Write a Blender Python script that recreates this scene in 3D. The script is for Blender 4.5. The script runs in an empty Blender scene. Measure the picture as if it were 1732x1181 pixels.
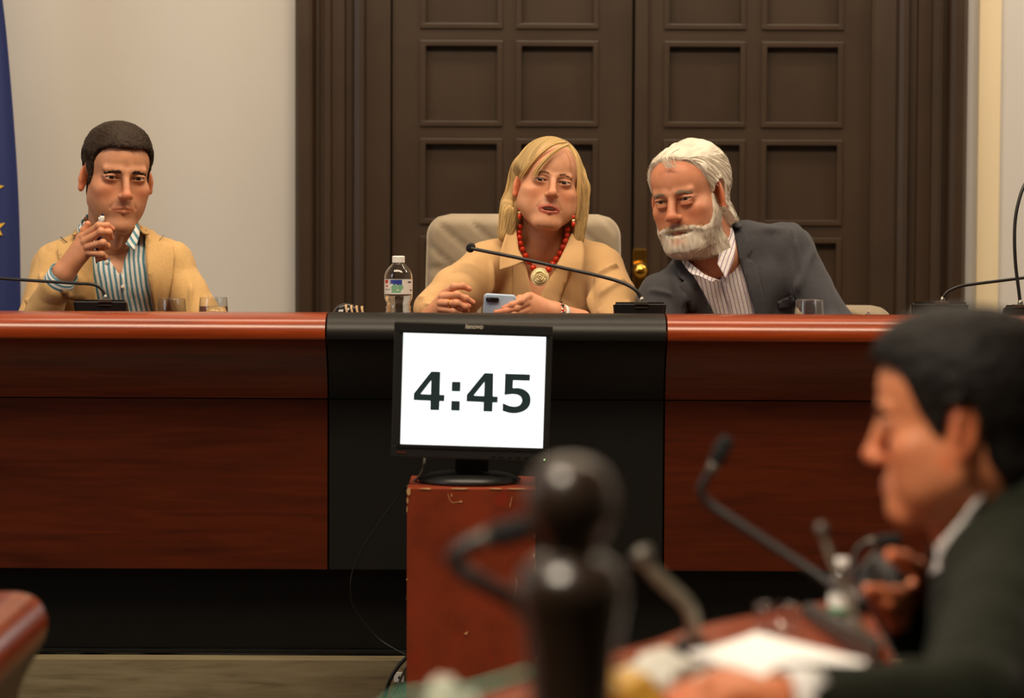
import bpy, bmesh, math, random
import numpy as np
import openvdb
from mathutils import Matrix, Vector
from mathutils.geometry import delaunay_2d_cdt
random.seed(7)
rng = np.random.default_rng(7)
scene = bpy.context.scene
C = scene.collection
# ------------------------------------------------------------------ camera
FPX, PITCH, ROLL, CAMZ = 5070.0, math.radians(3.2), math.radians(0.25), 1.265
CAMR = Matrix.Rotation(math.pi/2 - PITCH, 3, 'X') @ Matrix.Rotation(ROLL, 3, 'Z')
cam_d = bpy.data.cameras.new('camera')
cam_d.sensor_width = 36.0
cam_d.lens = 36.0*FPX/1732.0
cam_d.clip_start = 0.05
cam_d.dof.use_dof = True
cam_d.dof.focus_distance = 6.85
cam_d.dof.aperture_fstop = 3.3
cam = bpy.data.objects.new('camera', cam_d)
cam.matrix_world = Matrix.Translation((0, 0, CAMZ)) @ CAMR.to_4x4()
C.objects.link(cam)
scene.camera = cam
# ------------------------------------------------------------------ world, lamps, exposure
w = bpy.data.worlds.new('world'); scene.world = w; w.use_nodes = True
w.node_tree.nodes['Background'].inputs[0].default_value = (1.0, 0.86, 0.70, 1)
w.node_tree.nodes['Background'].inputs[1].default_value = 0.035
def area(name, loc, target, size, size_y, power, col):
    d = bpy.data.lights.new(name, 'AREA'); d.shape = 'RECTANGLE'; d.size = size; d.size_y = size_y
    d.energy = power; d.color = col
    o = bpy.data.objects.new(name, d); C.objects.link(o); o.location = loc
    o.rotation_euler = (Vector(target) - Vector(loc)).to_track_quat('-Z', 'Y').to_euler()
    return o
area('overhead_light', (-0.2, 5.35, 3.6), (0, 6.7, 0.8), 3.6, 0.9, 165, (1.0, 0.80, 0.57))
area('overhead_light', (0.2, 7.35, 3.62), (0.2, 7.4, 0.0), 3.4, 0.4, 42, (1.0, 0.82, 0.60))
area('overhead_light', (-0.9, 1.7, 3.5), (0.45, 3.2, 0.85), 1.0, 0.9, 21, (1.0, 0.86, 0.68)).data.spread = math.radians(64)  # added fill for the near man, spread narrowed to keep off the desk
area('overhead_light', (2.7, 7.2, 3.4), (2.1, 8.4, 1.4), 0.8, 0.8, 30, (1.0, 0.88, 0.78))
area('window_light', (-3.7, 4.4, 2.3), (-0.6, 7.4, 1.1), 1.2, 1.8, 22, (0.80, 0.89, 1.0))
vs = scene.view_settings
vs.view_transform = 'Standard'; vs.look = 'None'; vs.gamma = 1; vs.exposure = 0.0
vs.use_curve_mapping = False

# ------------------------------------------------------------------ helpers
def P(px, py, Y):
    """world point that stands at depth Y, read off the photograph"""
    d = CAMR @ Vector(((px-866.0)/FPX, -(py-590.5)/FPX, -1.0))
    t = Y/d.y
    return np.array((d.x*t, Y, CAMZ + d.z*t))
def lin(r, g, b):
    f = lambda c: (c/255.0/12.92) if c/255.0 <= 0.04045 else ((c/255.0+0.055)/1.055)**2.4
    return (f(r), f(g), f(b))
def make_mesh(name, V, F):
    me = bpy.data.meshes.new(name)
    V = np.asarray(V, dtype=np.float32)
    if isinstance(F, np.ndarray):
        n, k = F.shape
        me.vertices.add(len(V)); me.vertices.foreach_set('co', V.ravel())
        me.loops.add(n*k); me.loops.foreach_set('vertex_index', F.astype(np.int32).ravel())
        me.polygons.add(n)
        me.polygons.foreach_set('loop_start', np.arange(0, n*k, k, dtype=np.int32))
        me.polygons.foreach_set('loop_total', np.full(n, k, dtype=np.int32))
        me.update(calc_edges=True); me.validate()
    else:
        me.from_pydata(V.tolist(), [], F); me.update()
    return me
def obj(name, V, F, m, parent=None, smooth=True, col=None, attr=None, label=None, cat=None, group=None, kind=None):
    V = np.asarray(V, dtype=np.float64)
    loc = None
    if parent is None:
        loc = np.array(((V[:,0].min()+V[:,0].max())/2, (V[:,1].min()+V[:,1].max())/2, V[:,2].min()))
        V = V - loc
    me = make_mesh(name, V, F)
    if smooth: me.polygons.foreach_set('use_smooth', np.ones(len(me.polygons), dtype=bool))
    if m is not None: me.materials.append(m)
    if col is not None:
        a = me.color_attributes.new('Col', 'FLOAT_COLOR', 'POINT')
        cc = np.ones((len(V), 4), dtype=np.float32); cc[:, :3] = col
        a.data.foreach_set('color', cc.ravel())
    if attr:
        for k, v in attr.items():
            a = me.attributes.new(k, 'FLOAT', 'POINT'); a.data.foreach_set('value', np.asarray(v, dtype=np.float32))
    o = bpy.data.objects.new(name, me); C.objects.link(o)
    if parent is not None:
        o.parent = parent
        if parent.type == 'EMPTY': o.matrix_parent_inverse = Matrix.Translation(-parent.location)
        else: o.matrix_parent_inverse = Matrix.Translation(-Vector(parent.get('_o', (0, 0, 0))))
    else:
        o.location = loc; o['_o'] = loc.tolist()
    tag(o, label, cat, group, kind)
    return o
def tag(o, label=None, cat=None, group=None, kind=None):
    if label: o['label'] = label
    if cat: o['category'] = cat
    if group: o['group'] = group
    if kind: o['kind'] = kind
    return o
def thing(name, label, cat, loc, group=None):
    o = bpy.data.objects.new(name, None); o.empty_display_size = 0.05; C.objects.link(o)
    o.location = [float(c) for c in loc]
    return tag(o, label, cat, group)
def copy_tree(o, delta, parent=None):
    c = o.copy(); C.objects.link(c)
    if parent is None: c.location = Vector(o.location) + Vector(delta)
    else: c.parent = parent
    for ch in list(o.children): copy_tree(ch, delta, c)
    return c
class MB:
    """collects shapes into one mesh"""
    def __init__(s): s.v = []; s.f = []
    def add(s, V, F):
        n = len(s.v); s.v += [tuple(map(float, p)) for p in V]; s.f += [tuple(int(i)+n for i in f) for f in F]; return s
    def box(s, lo, hi, bev=0.0):
        lo = np.array(lo, float); hi = np.array(hi, float)
        if bev <= 0:
            V = [(x, y, z) for x in (lo[0], hi[0]) for y in (lo[1], hi[1]) for z in (lo[2], hi[2])]
            return s.add(V, [(0,1,3,2),(4,6,7,5),(0,4,5,1),(2,3,7,6),(0,2,6,4),(1,5,7,3)])
        bm = bmesh.new(); bmesh.ops.create_cube(bm, size=1.0)
        for v in bm.verts: v.co = Vector(((lo+hi)/2 + np.array(v.co)*(hi-lo)))
        bmesh.ops.bevel(bm, geom=bm.edges[:], offset=bev, segments=2, profile=0.7, affect='EDGES')
        bm.verts.index_update()
        s.add([v.co for v in bm.verts], [[v.index for v in f.verts] for f in bm.faces]); bm.free(); return s
    def tube(s, pts, r, n=10, caps=True):
        V, F = tube_np(np.array(pts, float), r, n, caps); return s.add(V, F)
    def lathe(s, prof, c, n=32, axis=None):
        V, F = lathe_np(prof, c, n, axis); return s.add(V, F)
    def prism(s, prof, x0, x1):
        """profile of (y, z) points swept along x, capped"""
        n = len(prof)
        V = [(x0, y, z) for y, z in prof] + [(x1, y, z) for y, z in prof]
        F = [(i, (i+1) % n, n+(i+1) % n, n+i) for i in range(n)] + [tuple(range(n-1, -1, -1)), tuple(range(n, 2*n))]
        return s.add(V, F)
    def build(s, name, m, parent=None, smooth=False, **k): return obj(name, s.v, s.f, m, parent, smooth, **k)
def autosmooth(o, deg=35):
    o.data.polygons.foreach_set('use_smooth', np.ones(len(o.data.polygons), dtype=bool)); o.data.set_sharp_from_angle(angle=math.radians(deg)); return o
def frames(p):
    t = np.gradient(p, axis=0); t /= np.linalg.norm(t, axis=1)[:, None] + 1e-12
    u = np.array((0, 0, 1.0)) if abs(t[0][2]) < 0.9 else np.array((1.0, 0, 0))
    U = []
    for i in range(len(p)):
        u = u - t[i]*np.dot(u, t[i]); u /= np.linalg.norm(u) + 1e-12; U.append(u)
    U = np.array(U); return t, U, np.cross(t, U)
def tube_np(p, r, n=10, caps=True):
    t, U, W = frames(p); r = np.broadcast_to(np.asarray(r, float), (len(p),))
    a = np.linspace(0, 2*math.pi, n, endpoint=False)
    V = (p[:, None] + r[:, None, None]*(U[:, None]*np.cos(a)[None, :, None] + W[:, None]*np.sin(a)[None, :, None])).reshape(-1, 3)
    F = [(i*n+j, i*n+(j+1) % n, (i+1)*n+(j+1) % n, (i+1)*n+j) for i in range(len(p)-1) for j in range(n)]
    if caps: F += [tuple(range(n-1, -1, -1)), tuple((len(p)-1)*n+j for j in range(n))]
    return V, F
def lathe_np(prof, c, n=32, axis=None):
    c = np.array(c, float); k = len(prof)
    V = [(r*math.cos(2*math.pi*j/n), r*math.sin(2*math.pi*j/n), z) for r, z in prof for j in range(n)]
    V = np.array(V)
    if axis is not None:
        V = V @ np.array(Vector((0, 0, 1)).rotation_difference(Vector(axis)).to_matrix()).T
    F = [(i*n+j, i*n+(j+1) % n, (i+1)*n+(j+1) % n, (i+1)*n+j) for i in range(k-1) for j in range(n)]
    if prof[0][0] > 1e-6: F.append(tuple(range(n-1, -1, -1)))
    if prof[-1][0] > 1e-6: F.append(tuple((k-1)*n+j for j in range(n)))
    return V + c, F
def spline(pts, n=40):
    """Catmull-Rom through the points"""
    p = np.array(pts, float); q = np.vstack([2*p[0]-p[1], p, 2*p[-1]-p[-2]])
    out = []; m = len(p)-1
    for s in np.linspace(0, m, n):
        i = min(int(s), m-1); t = s-i; a, b, c, d = q[i:i+4]
        out.append(0.5*((2*b)+(c-a)*t+(2*a-5*b+4*c-d)*t*t+(3*b-a-3*c+d)*t**3))
    return np.array(out)
def ruled(top, bot, thick, nu=24, nv=5, bulge=0.0):
    """strip between two 3-D curves, given a thickness; returns V, F"""
    A = spline(top, nu); B = spline(bot, nu)
    v = np.linspace(0, 1, nv)
    G = A[:, None]*(1-v)[None, :, None] + B[:, None]*v[None, :, None]
    du = np.gradient(G, axis=0); dv = np.gradient(G, axis=1); N = np.cross(du, dv); N /= np.linalg.norm(N, axis=2)[..., None] + 1e-12
    if bulge: G = G + N*(bulge*np.sin(math.pi*v))[None, :, None]
    f = G + N*thick/2; b = G - N*thick/2
    V = np.vstack([f.reshape(-1, 3), b.reshape(-1, 3)]); o = nu*nv; F = []
    for i in range(nu-1):
        for j in range(nv-1):
            a = i*nv+j; F.append((a, a+1, a+nv+1, a+nv)); F.append((o+a, o+a+nv, o+a+nv+1, o+a+1))
    rim = [i*nv for i in range(nu)] + [(nu-1)*nv+j for j in range(1, nv)] + [i*nv+nv-1 for i in range(nu-2, -1, -1)] + [j for j in range(nv-2, 0, -1)]
    for k in range(len(rim)):
        a, c = rim[k], rim[(k+1) % len(rim)]; F.append((a, c, o+c, o+a))
    return V, F
def fix_normals(o):
    bm = bmesh.new(); bm.from_mesh(o.data); bmesh.ops.recalc_face_normals(bm, faces=bm.faces); bm.to_mesh(o.data); bm.free(); return o
def cdt(poly, holes=(), step=None):
    """triangulate a 2-D polygon (holes allowed), with inner points when step is given"""
    pts = [Vector(p) for p in poly]; n = len(pts); edges = [(i, (i+1) % n) for i in range(n)]
    for h in holes:
        o = len(pts); pts += [Vector(p) for p in h]; m = len(h); edges += [(o+i, o+(i+1) % m) for i in range(m)]
    if step:
        a = np.array(poly); lo, hi = a.min(0), a.max(0)
        for x in np.arange(lo[0]+step/2, hi[0], step):
            for y in np.arange(lo[1]+step/2, hi[1], step):
                if in_poly(a, x, y): pts.append(Vector((x, y)))
    r = delaunay_2d_cdt(pts, edges, [list(range(n))] if False else [], 0, 1e-6)
    V = np.array([tuple(v) for v in r[0]]); F = []
    a = np.array(poly); hs = [np.array(h) for h in holes]
    for f in r[2]:
        c = V[list(f)].mean(0)
        if in_poly(a, c[0], c[1]) and not any(in_poly(h, c[0], c[1]) for h in hs): F.append(tuple(f))
    return V, F
def in_poly(a, x, y):
    j = len(a)-1; r = False
    for i in range(len(a)):
        if (a[i][1] > y) != (a[j][1] > y) and x < (a[j][0]-a[i][0])*(y-a[i][1])/(a[j][1]-a[i][1])+a[i][0]: r = not r
        j = i
    return r
def thicken(V, F, off):
    """closed slab from a triangulated sheet V (n,3), shifted by the vectors off (n,3)"""
    n = len(V); W = np.vstack([V, V+off]); G = [tuple(f) for f in F] + [tuple(i+n for i in reversed(f)) for f in F]
    e = {}
    for f in F:
        for i in range(len(f)):
            a, b = f[i], f[(i+1) % len(f)]; e[(a, b)] = 1
    for (a, b) in list(e):
        if (b, a) not in e: G.append((b, a, a+n, b+n))
    return W, G

# ------------------------------------------------------------------ materials
def principled(name, col, rough=0.5, metal=0.0, **k):
    m = bpy.data.materials.new(name); m.use_nodes = True; b = m.node_tree.nodes['Principled BSDF']
    b.inputs['Base Color'].default_value = (*col, 1); b.inputs['Roughness'].default_value = rough; b.inputs['Metallic'].default_value = metal
    for a, v in k.items(): b.inputs[a].default_value = v
    return m, b
class NT:
    def __init__(s, m): s.n = m.node_tree.nodes; s.l = m.node_tree.links; s.b = s.n['Principled BSDF']
    def new(s, t, **k):
        o = s.n.new(t)
        for a, v in k.items(): setattr(o, a, v)
        return o
    def link(s, a, b): s.l.new(a, b)
    def coord(s, scale=(1, 1, 1), kind='Object', rot=(0, 0, 0)):
        t = s.new('ShaderNodeTexCoord'); mp = s.new('ShaderNodeMapping'); mp.inputs['Scale'].default_value = scale; mp.inputs['Rotation'].default_value = rot
        s.link(t.outputs[kind], mp.inputs['Vector']); return mp.outputs[0]
    def noise(s, vec, scale=5, detail=3, rough=0.5, dist=0.0):
        t = s.new('ShaderNodeTexNoise'); t.inputs['Scale'].default_value = scale; t.inputs['Detail'].default_value = detail
        t.inputs['Roughness'].default_value = rough; t.inputs['Distortion'].default_value = dist
        if vec is not None: s.link(vec, t.inputs['Vector'])
        return t.outputs['Fac']
    def ramp(s, fac, stops):
        r = s.new('ShaderNodeValToRGB'); e = r.color_ramp.elements
        while len(e) < len(stops): e.new(0.5)
        for i, (p, c) in enumerate(stops): e[i].position = p; e[i].color = (*c, 1)
        s.link(fac, r.inputs['Fac']); return r.outputs['Color']
    def mix(s, fac, a, b, mode='MIX'):
        x = s.new('ShaderNodeMix', data_type='RGBA', blend_type=mode)
        for v, i in ((fac, 0), (a, 6), (b, 7)):
            if hasattr(v, 'is_output'): s.link(v, x.inputs[i])
            else: x.inputs[i].default_value = v if i == 0 else (*v, 1)
        return x.outputs[2]
    def math(s, op, a, b=0.0):
        x = s.new('ShaderNodeMath', operation=op)
        for v, i in ((a, 0), (b, 1)):
            if hasattr(v, 'is_output'): s.link(v, x.inputs[i])
            else: x.inputs[i].default_value = v
        return x.outputs[0]
    def bump(s, h, strength=0.2, dist=0.002):
        b = s.new('ShaderNodeBump'); b.inputs['Strength'].default_value = strength; b.inputs['Distance'].default_value = dist
        s.link(h, b.inputs['Height']); s.link(b.outputs[0], s.b.inputs['Normal'])
def wood(name, dark, mid, light, rough=0.3, scale=(2.0, 30, 30), coat=0.0, bump=0.05):
    m, b = principled(name, mid, rough); t = NT(m)
    v = t.coord(scale)
    f = t.noise(v, 2.2, 6, 0.62, 0.6); g = t.noise(t.coord((scale[0]*0.35, scale[1]*0.12, scale[2]*0.12)), 2.0, 3, 0.55, 1.2)
    c = t.ramp(f, [(0.28, dark), (0.5, mid), (0.75, light)])
    c2 = t.ramp(g, [(0.30, (0.66, 0.6, 0.58)), (0.52, (1, 1, 1)), (0.8, (1.12, 1.08, 1.0))])
    t.link(t.mix(1.0, c, c2, 'MULTIPLY'), b.inputs['Base Color']); b.inputs['Coat Weight'].default_value = coat; b.inputs['Coat Roughness'].default_value = 0.15
    t.bump(f, bump, 0.001); return m
def varied(name, col, rough=0.5, amt=0.15, scale=8, bump=0.0, bscale=200, metal=0.0, **k):
    m, b = principled(name, col, rough, metal, **k); t = NT(m)
    f = t.noise(t.coord(), scale, 4)
    t.link(t.ramp(f, [(0.3, tuple(c*(1-amt) for c in col)), (0.7, tuple(min(1, c*(1+amt)) for c in col))]), b.inputs['Base Color'])
    if bump: t.bump(t.noise(t.coord(), bscale, 2), bump, 0.002)
    return m
def fabric(name, col, amt=0.12, scale=420, rough=0.85, bump=0.35, sheen=0.12):
    m, b = principled(name, col, rough); t = NT(m)
    f = t.noise(t.coord((1, 1, 0.35)), scale, 2); g = t.noise(t.coord((0.35, 1, 1)), scale, 2); s = t.noise(t.coord(), 9, 3)
    h = t.math('ADD', f, g)
    c = t.ramp(t.math('MULTIPLY', h, 0.5), [(0.35, tuple(x*(1-amt) for x in col)), (0.65, tuple(min(1, x*(1+amt)) for x in col))])
    c = t.mix(0.25, c, t.ramp(s, [(0.3, tuple(x*0.85 for x in col)), (0.7, tuple(min(1, x*1.1) for x in col))]))
    t.link(c, b.inputs['Base Color']); b.inputs['Sheen Weight'].default_value = sheen; b.inputs['Specular IOR Level'].default_value = 0.2
    t.bump(h, bump, 0.0006); return m
def glass_mat(name, col=(1, 1, 1), rough=0.0, ior=1.45):
    m, b = principled(name, col, rough); b.inputs['Transmission Weight'].default_value = 1.0; b.inputs['IOR'].default_value = ior; return m
M = {}
M['wall'] = varied('wall_paint', lin(202, 198, 192), 0.75, 0.02, 2.5, 0.06, 90)
M['door'] = varied('dark_varnished_door', lin(58, 43, 30), 0.38, 0.15, 5, 0.06, 60)
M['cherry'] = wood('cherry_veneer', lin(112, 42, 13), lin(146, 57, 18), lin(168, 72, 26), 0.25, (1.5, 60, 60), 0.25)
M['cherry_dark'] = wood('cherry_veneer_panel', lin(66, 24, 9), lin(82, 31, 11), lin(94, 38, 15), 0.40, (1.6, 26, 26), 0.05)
M['cherry_shade'] = wood('cherry_veneer_cove_shaded', lin(92, 34, 14), lin(116, 43, 18), lin(132, 54, 24), 0.34, (1.5, 50, 50), 0.1)  # same cherry veneer, with the shade under the rail put into its colour
M['black_panel'] = varied('black_leatherette', lin(27, 26, 24), 0.40, 0.08, 30, 0.12, 500)
M['plinth'] = varied('black_laminate', lin(11, 11, 10), 0.5, 0.1, 8)
for k_ in ('cherry_dark', 'black_panel', 'plinth'): M[k_].node_tree.nodes['Principled BSDF'].inputs['Specular IOR Level'].default_value = 0.3
M['riser'] = wood('pale_laminate', lin(108, 98, 74), lin(142, 130, 100), lin(158, 146, 116), 0.45, (2.5, 26, 26))
M['floor'] = wood('floor_laminate', lin(70, 58, 42), lin(86, 72, 52), lin(100, 84, 62), 0.4, (2, 20, 20))
M['black'] = varied('black_plastic', lin(26, 26, 26), 0.38, 0.1, 40)
M['bezel'] = varied('monitor_plastic', lin(34, 34, 33), 0.45, 0.06, 40)
M['foam'] = varied('black_foam', lin(20, 20, 20), 0.9, 0.2, 200, 0.6, 900)
M['steel'] = principled('brushed_steel', lin(150, 145, 135), 0.35, 1.0)[0]
M['brass'] = principled('polished_brass', lin(235, 180, 80), 0.16, 1.0)[0]
M['gold'] = principled('gold', lin(240, 195, 100), 0.2, 1.0)[0]
M['silver'] = principled('silver', lin(225, 222, 215), 0.15, 1.0)[0]
def thin_glass(name, tint, refl=1.0):
    """thin clear wall: light goes straight through, the surface mirrors by Fresnel"""
    m = bpy.data.materials.new(name); m.use_nodes = True; n = m.node_tree.nodes; l = m.node_tree.links; n.remove(n['Principled BSDF'])
    t = n.new('ShaderNodeBsdfTransparent'); t.inputs[0].default_value = (*tint, 1); g = n.new('ShaderNodeBsdfGlossy'); g.inputs['Roughness'].default_value = 0.03
    f = n.new('ShaderNodeLayerWeight'); f.inputs['Blend'].default_value = 0.5; x = n.new('ShaderNodeMixShader')
    p = n.new('ShaderNodeMath'); p.operation = 'POWER'; p.inputs[1].default_value = 3.0; mu = n.new('ShaderNodeMath'); mu.operation = 'MULTIPLY_ADD'; mu.inputs[1].default_value = 0.55*refl; mu.inputs[2].default_value = 0.07
    l.new(f.outputs['Facing'], p.inputs[0]); l.new(p.outputs[0], mu.inputs[0]); l.new(mu.outputs[0], x.inputs[0]); l.new(t.outputs[0], x.inputs[1]); l.new(g.outputs[0], x.inputs[2]); l.new(x.outputs[0], n['Material Output'].inputs[0]); return m
M['glass'] = thin_glass('clear_glass', (0.97, 0.97, 0.965))
M['plastic'] = glass_mat('clear_plastic', (0.98, 0.985, 0.985), 0.02, 1.42)
M['white'] = varied('white_plastic', lin(238, 236, 230), 0.4, 0.03, 20)
M['paper'] = varied('white_paper', lin(246, 244, 240), 0.8, 0.02, 30)
def skin_mat():
    m, b = principled('skin', (0.6, 0.35, 0.22), 0.47); t = NT(m)
    a = t.new('ShaderNodeAttribute', attribute_name='Col')
    f = t.noise(t.coord(), 55, 4)
    c = t.mix(1.0, a.outputs['Color'], t.ramp(f, [(0.3, (0.92, 0.89, 0.87)), (0.7, (1.06, 1.05, 1.04))]), 'MULTIPLY')
    t.link(c, b.inputs['Base Color'])
    b.inputs['Subsurface Weight'].default_value = 0.12; b.inputs['Subsurface Radius'].default_value = (0.008, 0.003, 0.0015); b.inputs['Subsurface Scale'].default_value = 1.0
    b.inputs['Specular IOR Level'].default_value = 0.42
    t.bump(t.noise(t.coord(), 420, 3), 0.10, 0.001); return m
M['skin'] = skin_mat()
def attr_mat(name, rough, **k):
    m, b = principled(name, (0.5, 0.5, 0.5), rough, **k); t = NT(m)
    a = t.new('ShaderNodeAttribute', attribute_name='Col'); t.link(a.outputs['Color'], b.inputs['Base Color']); return m
M['hair'] = attr_mat('hair', 0.62, **{'Specular IOR Level': 0.2})
M['eye'] = attr_mat('eyeball', 0.08)
# ------------------------------------------------------------------ distance-field modelling (bodies, hair, clothes)
def smin(a, b, k):
    if k <= 0: return np.minimum(a, b)
    h = np.maximum(k-np.abs(a-b), 0)/k
    return np.minimum(a, b)-h*h*k*0.25
class SDF:
    def __init__(s, lo, hi, h):
        s.lo = np.array(lo, float); s.h = h
        n = np.ceil((np.array(hi)-s.lo)/h).astype(int)+1
        s.ax = [(s.lo[i]+h*np.arange(n[i])).astype(np.float32) for i in range(3)]
        s.d = np.full(tuple(n), 0.4, dtype=np.float32)
    def sl(s, lo, hi):
        r = []
        for i in range(3):
            a = int(np.clip(math.floor((lo[i]-s.lo[i])/s.h), 0, len(s.ax[i]))); b = int(np.clip(math.ceil((hi[i]-s.lo[i])/s.h)+1, 0, len(s.ax[i])))
            r.append(slice(a, b))
        return tuple(r)
    def xyz(s, sl=None):
        sl = sl or (slice(None),)*3
        return s.ax[0][sl[0]][:, None, None], s.ax[1][sl[1]][None, :, None], s.ax[2][sl[2]][None, None, :]
    def _op(s, f, lo, hi, k, mode, m):
        sl = s.sl(np.array(lo)-k-m, np.array(hi)+k+m)
        v = s.d[sl]
        if v.size == 0: return s
        g = f(*s.xyz(sl)).astype(np.float32)
        s.d[sl] = smin(v, g, k) if mode > 0 else -smin(-v, g, k)
        return s
    def ell(s, c, r, k=0.01, mode=1, rot=None, m=0.03):
        c = np.array(c, float); r = np.array(r, float)
        def f(X, Y, Z):
            x, y, z = X-c[0], Y-c[1], Z-c[2]
            if rot is not None:
                R = np.array(rot).T
                x, y, z = R[0, 0]*x+R[0, 1]*y+R[0, 2]*z, R[1, 0]*x+R[1, 1]*y+R[1, 2]*z, R[2, 0]*x+R[2, 1]*y+R[2, 2]*z
            k0 = np.sqrt((x/r[0])**2+(y/r[1])**2+(z/r[2])**2)
            k1 = np.sqrt((x/r[0]**2)**2+(y/r[1]**2)**2+(z/r[2]**2)**2)+1e-9
            return k0*(k0-1)/k1
        b = np.full(3, r.max()) if rot is not None else r
        return s._op(f, c-b, c+b, k, mode, m)
    def rc(s, a, b, ra, rb=None, k=0.01, mode=1, m=0.03, flat=None):
        """round cone; flat=(unit axis, factor) squeezes it along an axis"""
        rb = ra if rb is None else rb
        a = np.array(a, float); b = np.array(b, float); ab = b-a; L = max(float(ab @ ab), 1e-12)
        def f(X, Y, Z):
            x, y, z = X-a[0], Y-a[1], Z-a[2]
            t = np.clip((x*ab[0]+y*ab[1]+z*ab[2])/L, 0, 1)
            dx, dy, dz = x-ab[0]*t, y-ab[1]*t, z-ab[2]*t
            d2 = dx*dx+dy*dy+dz*dz
            if flat is not None:
                n = flat[0]; q = dx*n[0]+dy*n[1]+dz*n[2]; d2 = d2+q*q*(flat[1]**2-1)
            return np.sqrt(d2)-(ra+(rb-ra)*t)
        r = max(ra, rb)
        return s._op(f, np.minimum(a, b)-r, np.maximum(a, b)+r, k, mode, m)
    def chain(s, pts, rad, k=0.008, **q):
        for i in range(len(pts)-1): s.rc(pts[i], pts[i+1], rad[i], rad[i+1], k, **q)
        return s
    def clone(s, off=0.0):
        o = SDF.__new__(SDF); o.lo = s.lo; o.h = s.h; o.ax = s.ax; o.d = s.d-np.float32(off); return o
    def cut_prism(s, poly, k=0.002, y0=-9.0, y1=9.0):
        """subtract the polygon in (x, z) swept along y from y0 to y1"""
        g = poly2d(np.array(poly), s.ax[0][:, None], s.ax[2][None, :])[:, None, :]
        Y = s.ax[1][None, :, None]
        g = np.maximum(g, np.maximum(Y-y1, y0-Y))
        s.d = -smin(-s.d, g.astype(np.float32), k); return s
    def keep(s, g, k=0.002):
        s.d = -smin(-s.d, (-g).astype(np.float32), k); return s
    def sample(s, p):
        q = (np.asarray(p)-s.lo)/s.h; n = np.array(s.d.shape)
        q = np.clip(q, 0, n-1.001); i = q.astype(int); f = q-i; r = 0
        for a in (0, 1):
            for b in (0, 1):
                for c in (0, 1):
                    wt = (f[:, 0] if a else 1-f[:, 0])*(f[:, 1] if b else 1-f[:, 1])*(f[:, 2] if c else 1-f[:, 2])
                    r = r+wt*s.d[i[:, 0]+a, i[:, 1]+b, i[:, 2]+c]
        return r
    def grad(s, p):
        e = s.h; g = np.stack([s.sample(p+np.eye(3)[i]*e)-s.sample(p-np.eye(3)[i]*e) for i in range(3)], 1)
        return g/(np.linalg.norm(g, axis=1)[:, None]+1e-9)
    def mesh(s):
        d = s.d.copy()
        for ax in range(3):
            for e in (0, -1):
                ix = [slice(None)]*3; ix[ax] = e; d[tuple(ix)] = np.maximum(d[tuple(ix)], 0.5*s.h)
        g = openvdb.FloatGrid(1.0); g.copyFromArray(np.ascontiguousarray(d))
        pts, quads = g.convertToQuads(0.0)
        V = np.asarray(pts, dtype=np.float64)*s.h+s.lo; F = np.asarray(quads)[:, ::-1].copy()
        return V, F
    def front(s, x, z, off=0.0):
        """depth y of the surface met first coming from the camera side, at columns (x, z)"""
        x = np.atleast_1d(x); z = np.atleast_1d(z)
        y = np.full(len(x), s.ax[1][0], float); hit = np.zeros(len(x), bool)
        for _ in range(120):
            v = s.sample(np.stack([x, y, z], 1))-off
            hit |= v < 2e-4
            y = np.where(hit, y, y+np.clip(v, 2e-4, 0.02)*0.85)
        return y, hit
def poly2d(a, X, Z):
    """signed distance to a polygon, negative inside"""
    d = np.full(np.broadcast(X, Z).shape, 1e9); s = np.ones(d.shape)
    n = len(a)
    for i in range(n):
        p, q = a[i], a[i-1]; e = q-p; wx, wz = X-p[0], Z-p[1]
        t = np.clip((wx*e[0]+wz*e[1])/(e @ e+1e-12), 0, 1)
        d = np.minimum(d, (wx-e[0]*t)**2+(wz-e[1]*t)**2)
        c1 = Z >= p[1]; c2 = Z < q[1]; c3 = e[0]*wz > e[1]*wx
        allc = (c1 & c2 & c3) | (~c1 & ~c2 & ~c3); s = np.where(allc, -s, s)
    return s*np.sqrt(d)
def xf(Mx, V): return np.asarray(V) @ np.array(Mx.to_3x3()).T + np.array(Mx.translation)
def patch(sd, px, Yp, off=0.003, thick=0.003, step=0.012, dens=5):
    """sheet lying on a distance field's front: outline in photo pixels read at depth Yp"""
    q = np.array([P(a, b, Yp)[[0, 2]] for a, b in px]); loop = []
    for i in range(len(q)):
        for t in np.linspace(0, 1, dens, endpoint=False): loop.append(q[i]*(1-t)+q[(i+1) % len(q)]*t)
    V, F = cdt(loop, step=step)
    y, hit = sd.front(V[:, 0], V[:, 1], off)
    if not hit.all():
        good = np.where(hit)[0]
        for i in np.where(~hit)[0]:
            j = good[np.argmin(((V[good]-V[i])**2).sum(1))]; y[i] = y[j]
    W = np.stack([V[:, 0], y, V[:, 1]], 1)
    return thicken(W, F, np.tile((0, thick, 0), (len(W), 1)))
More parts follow.
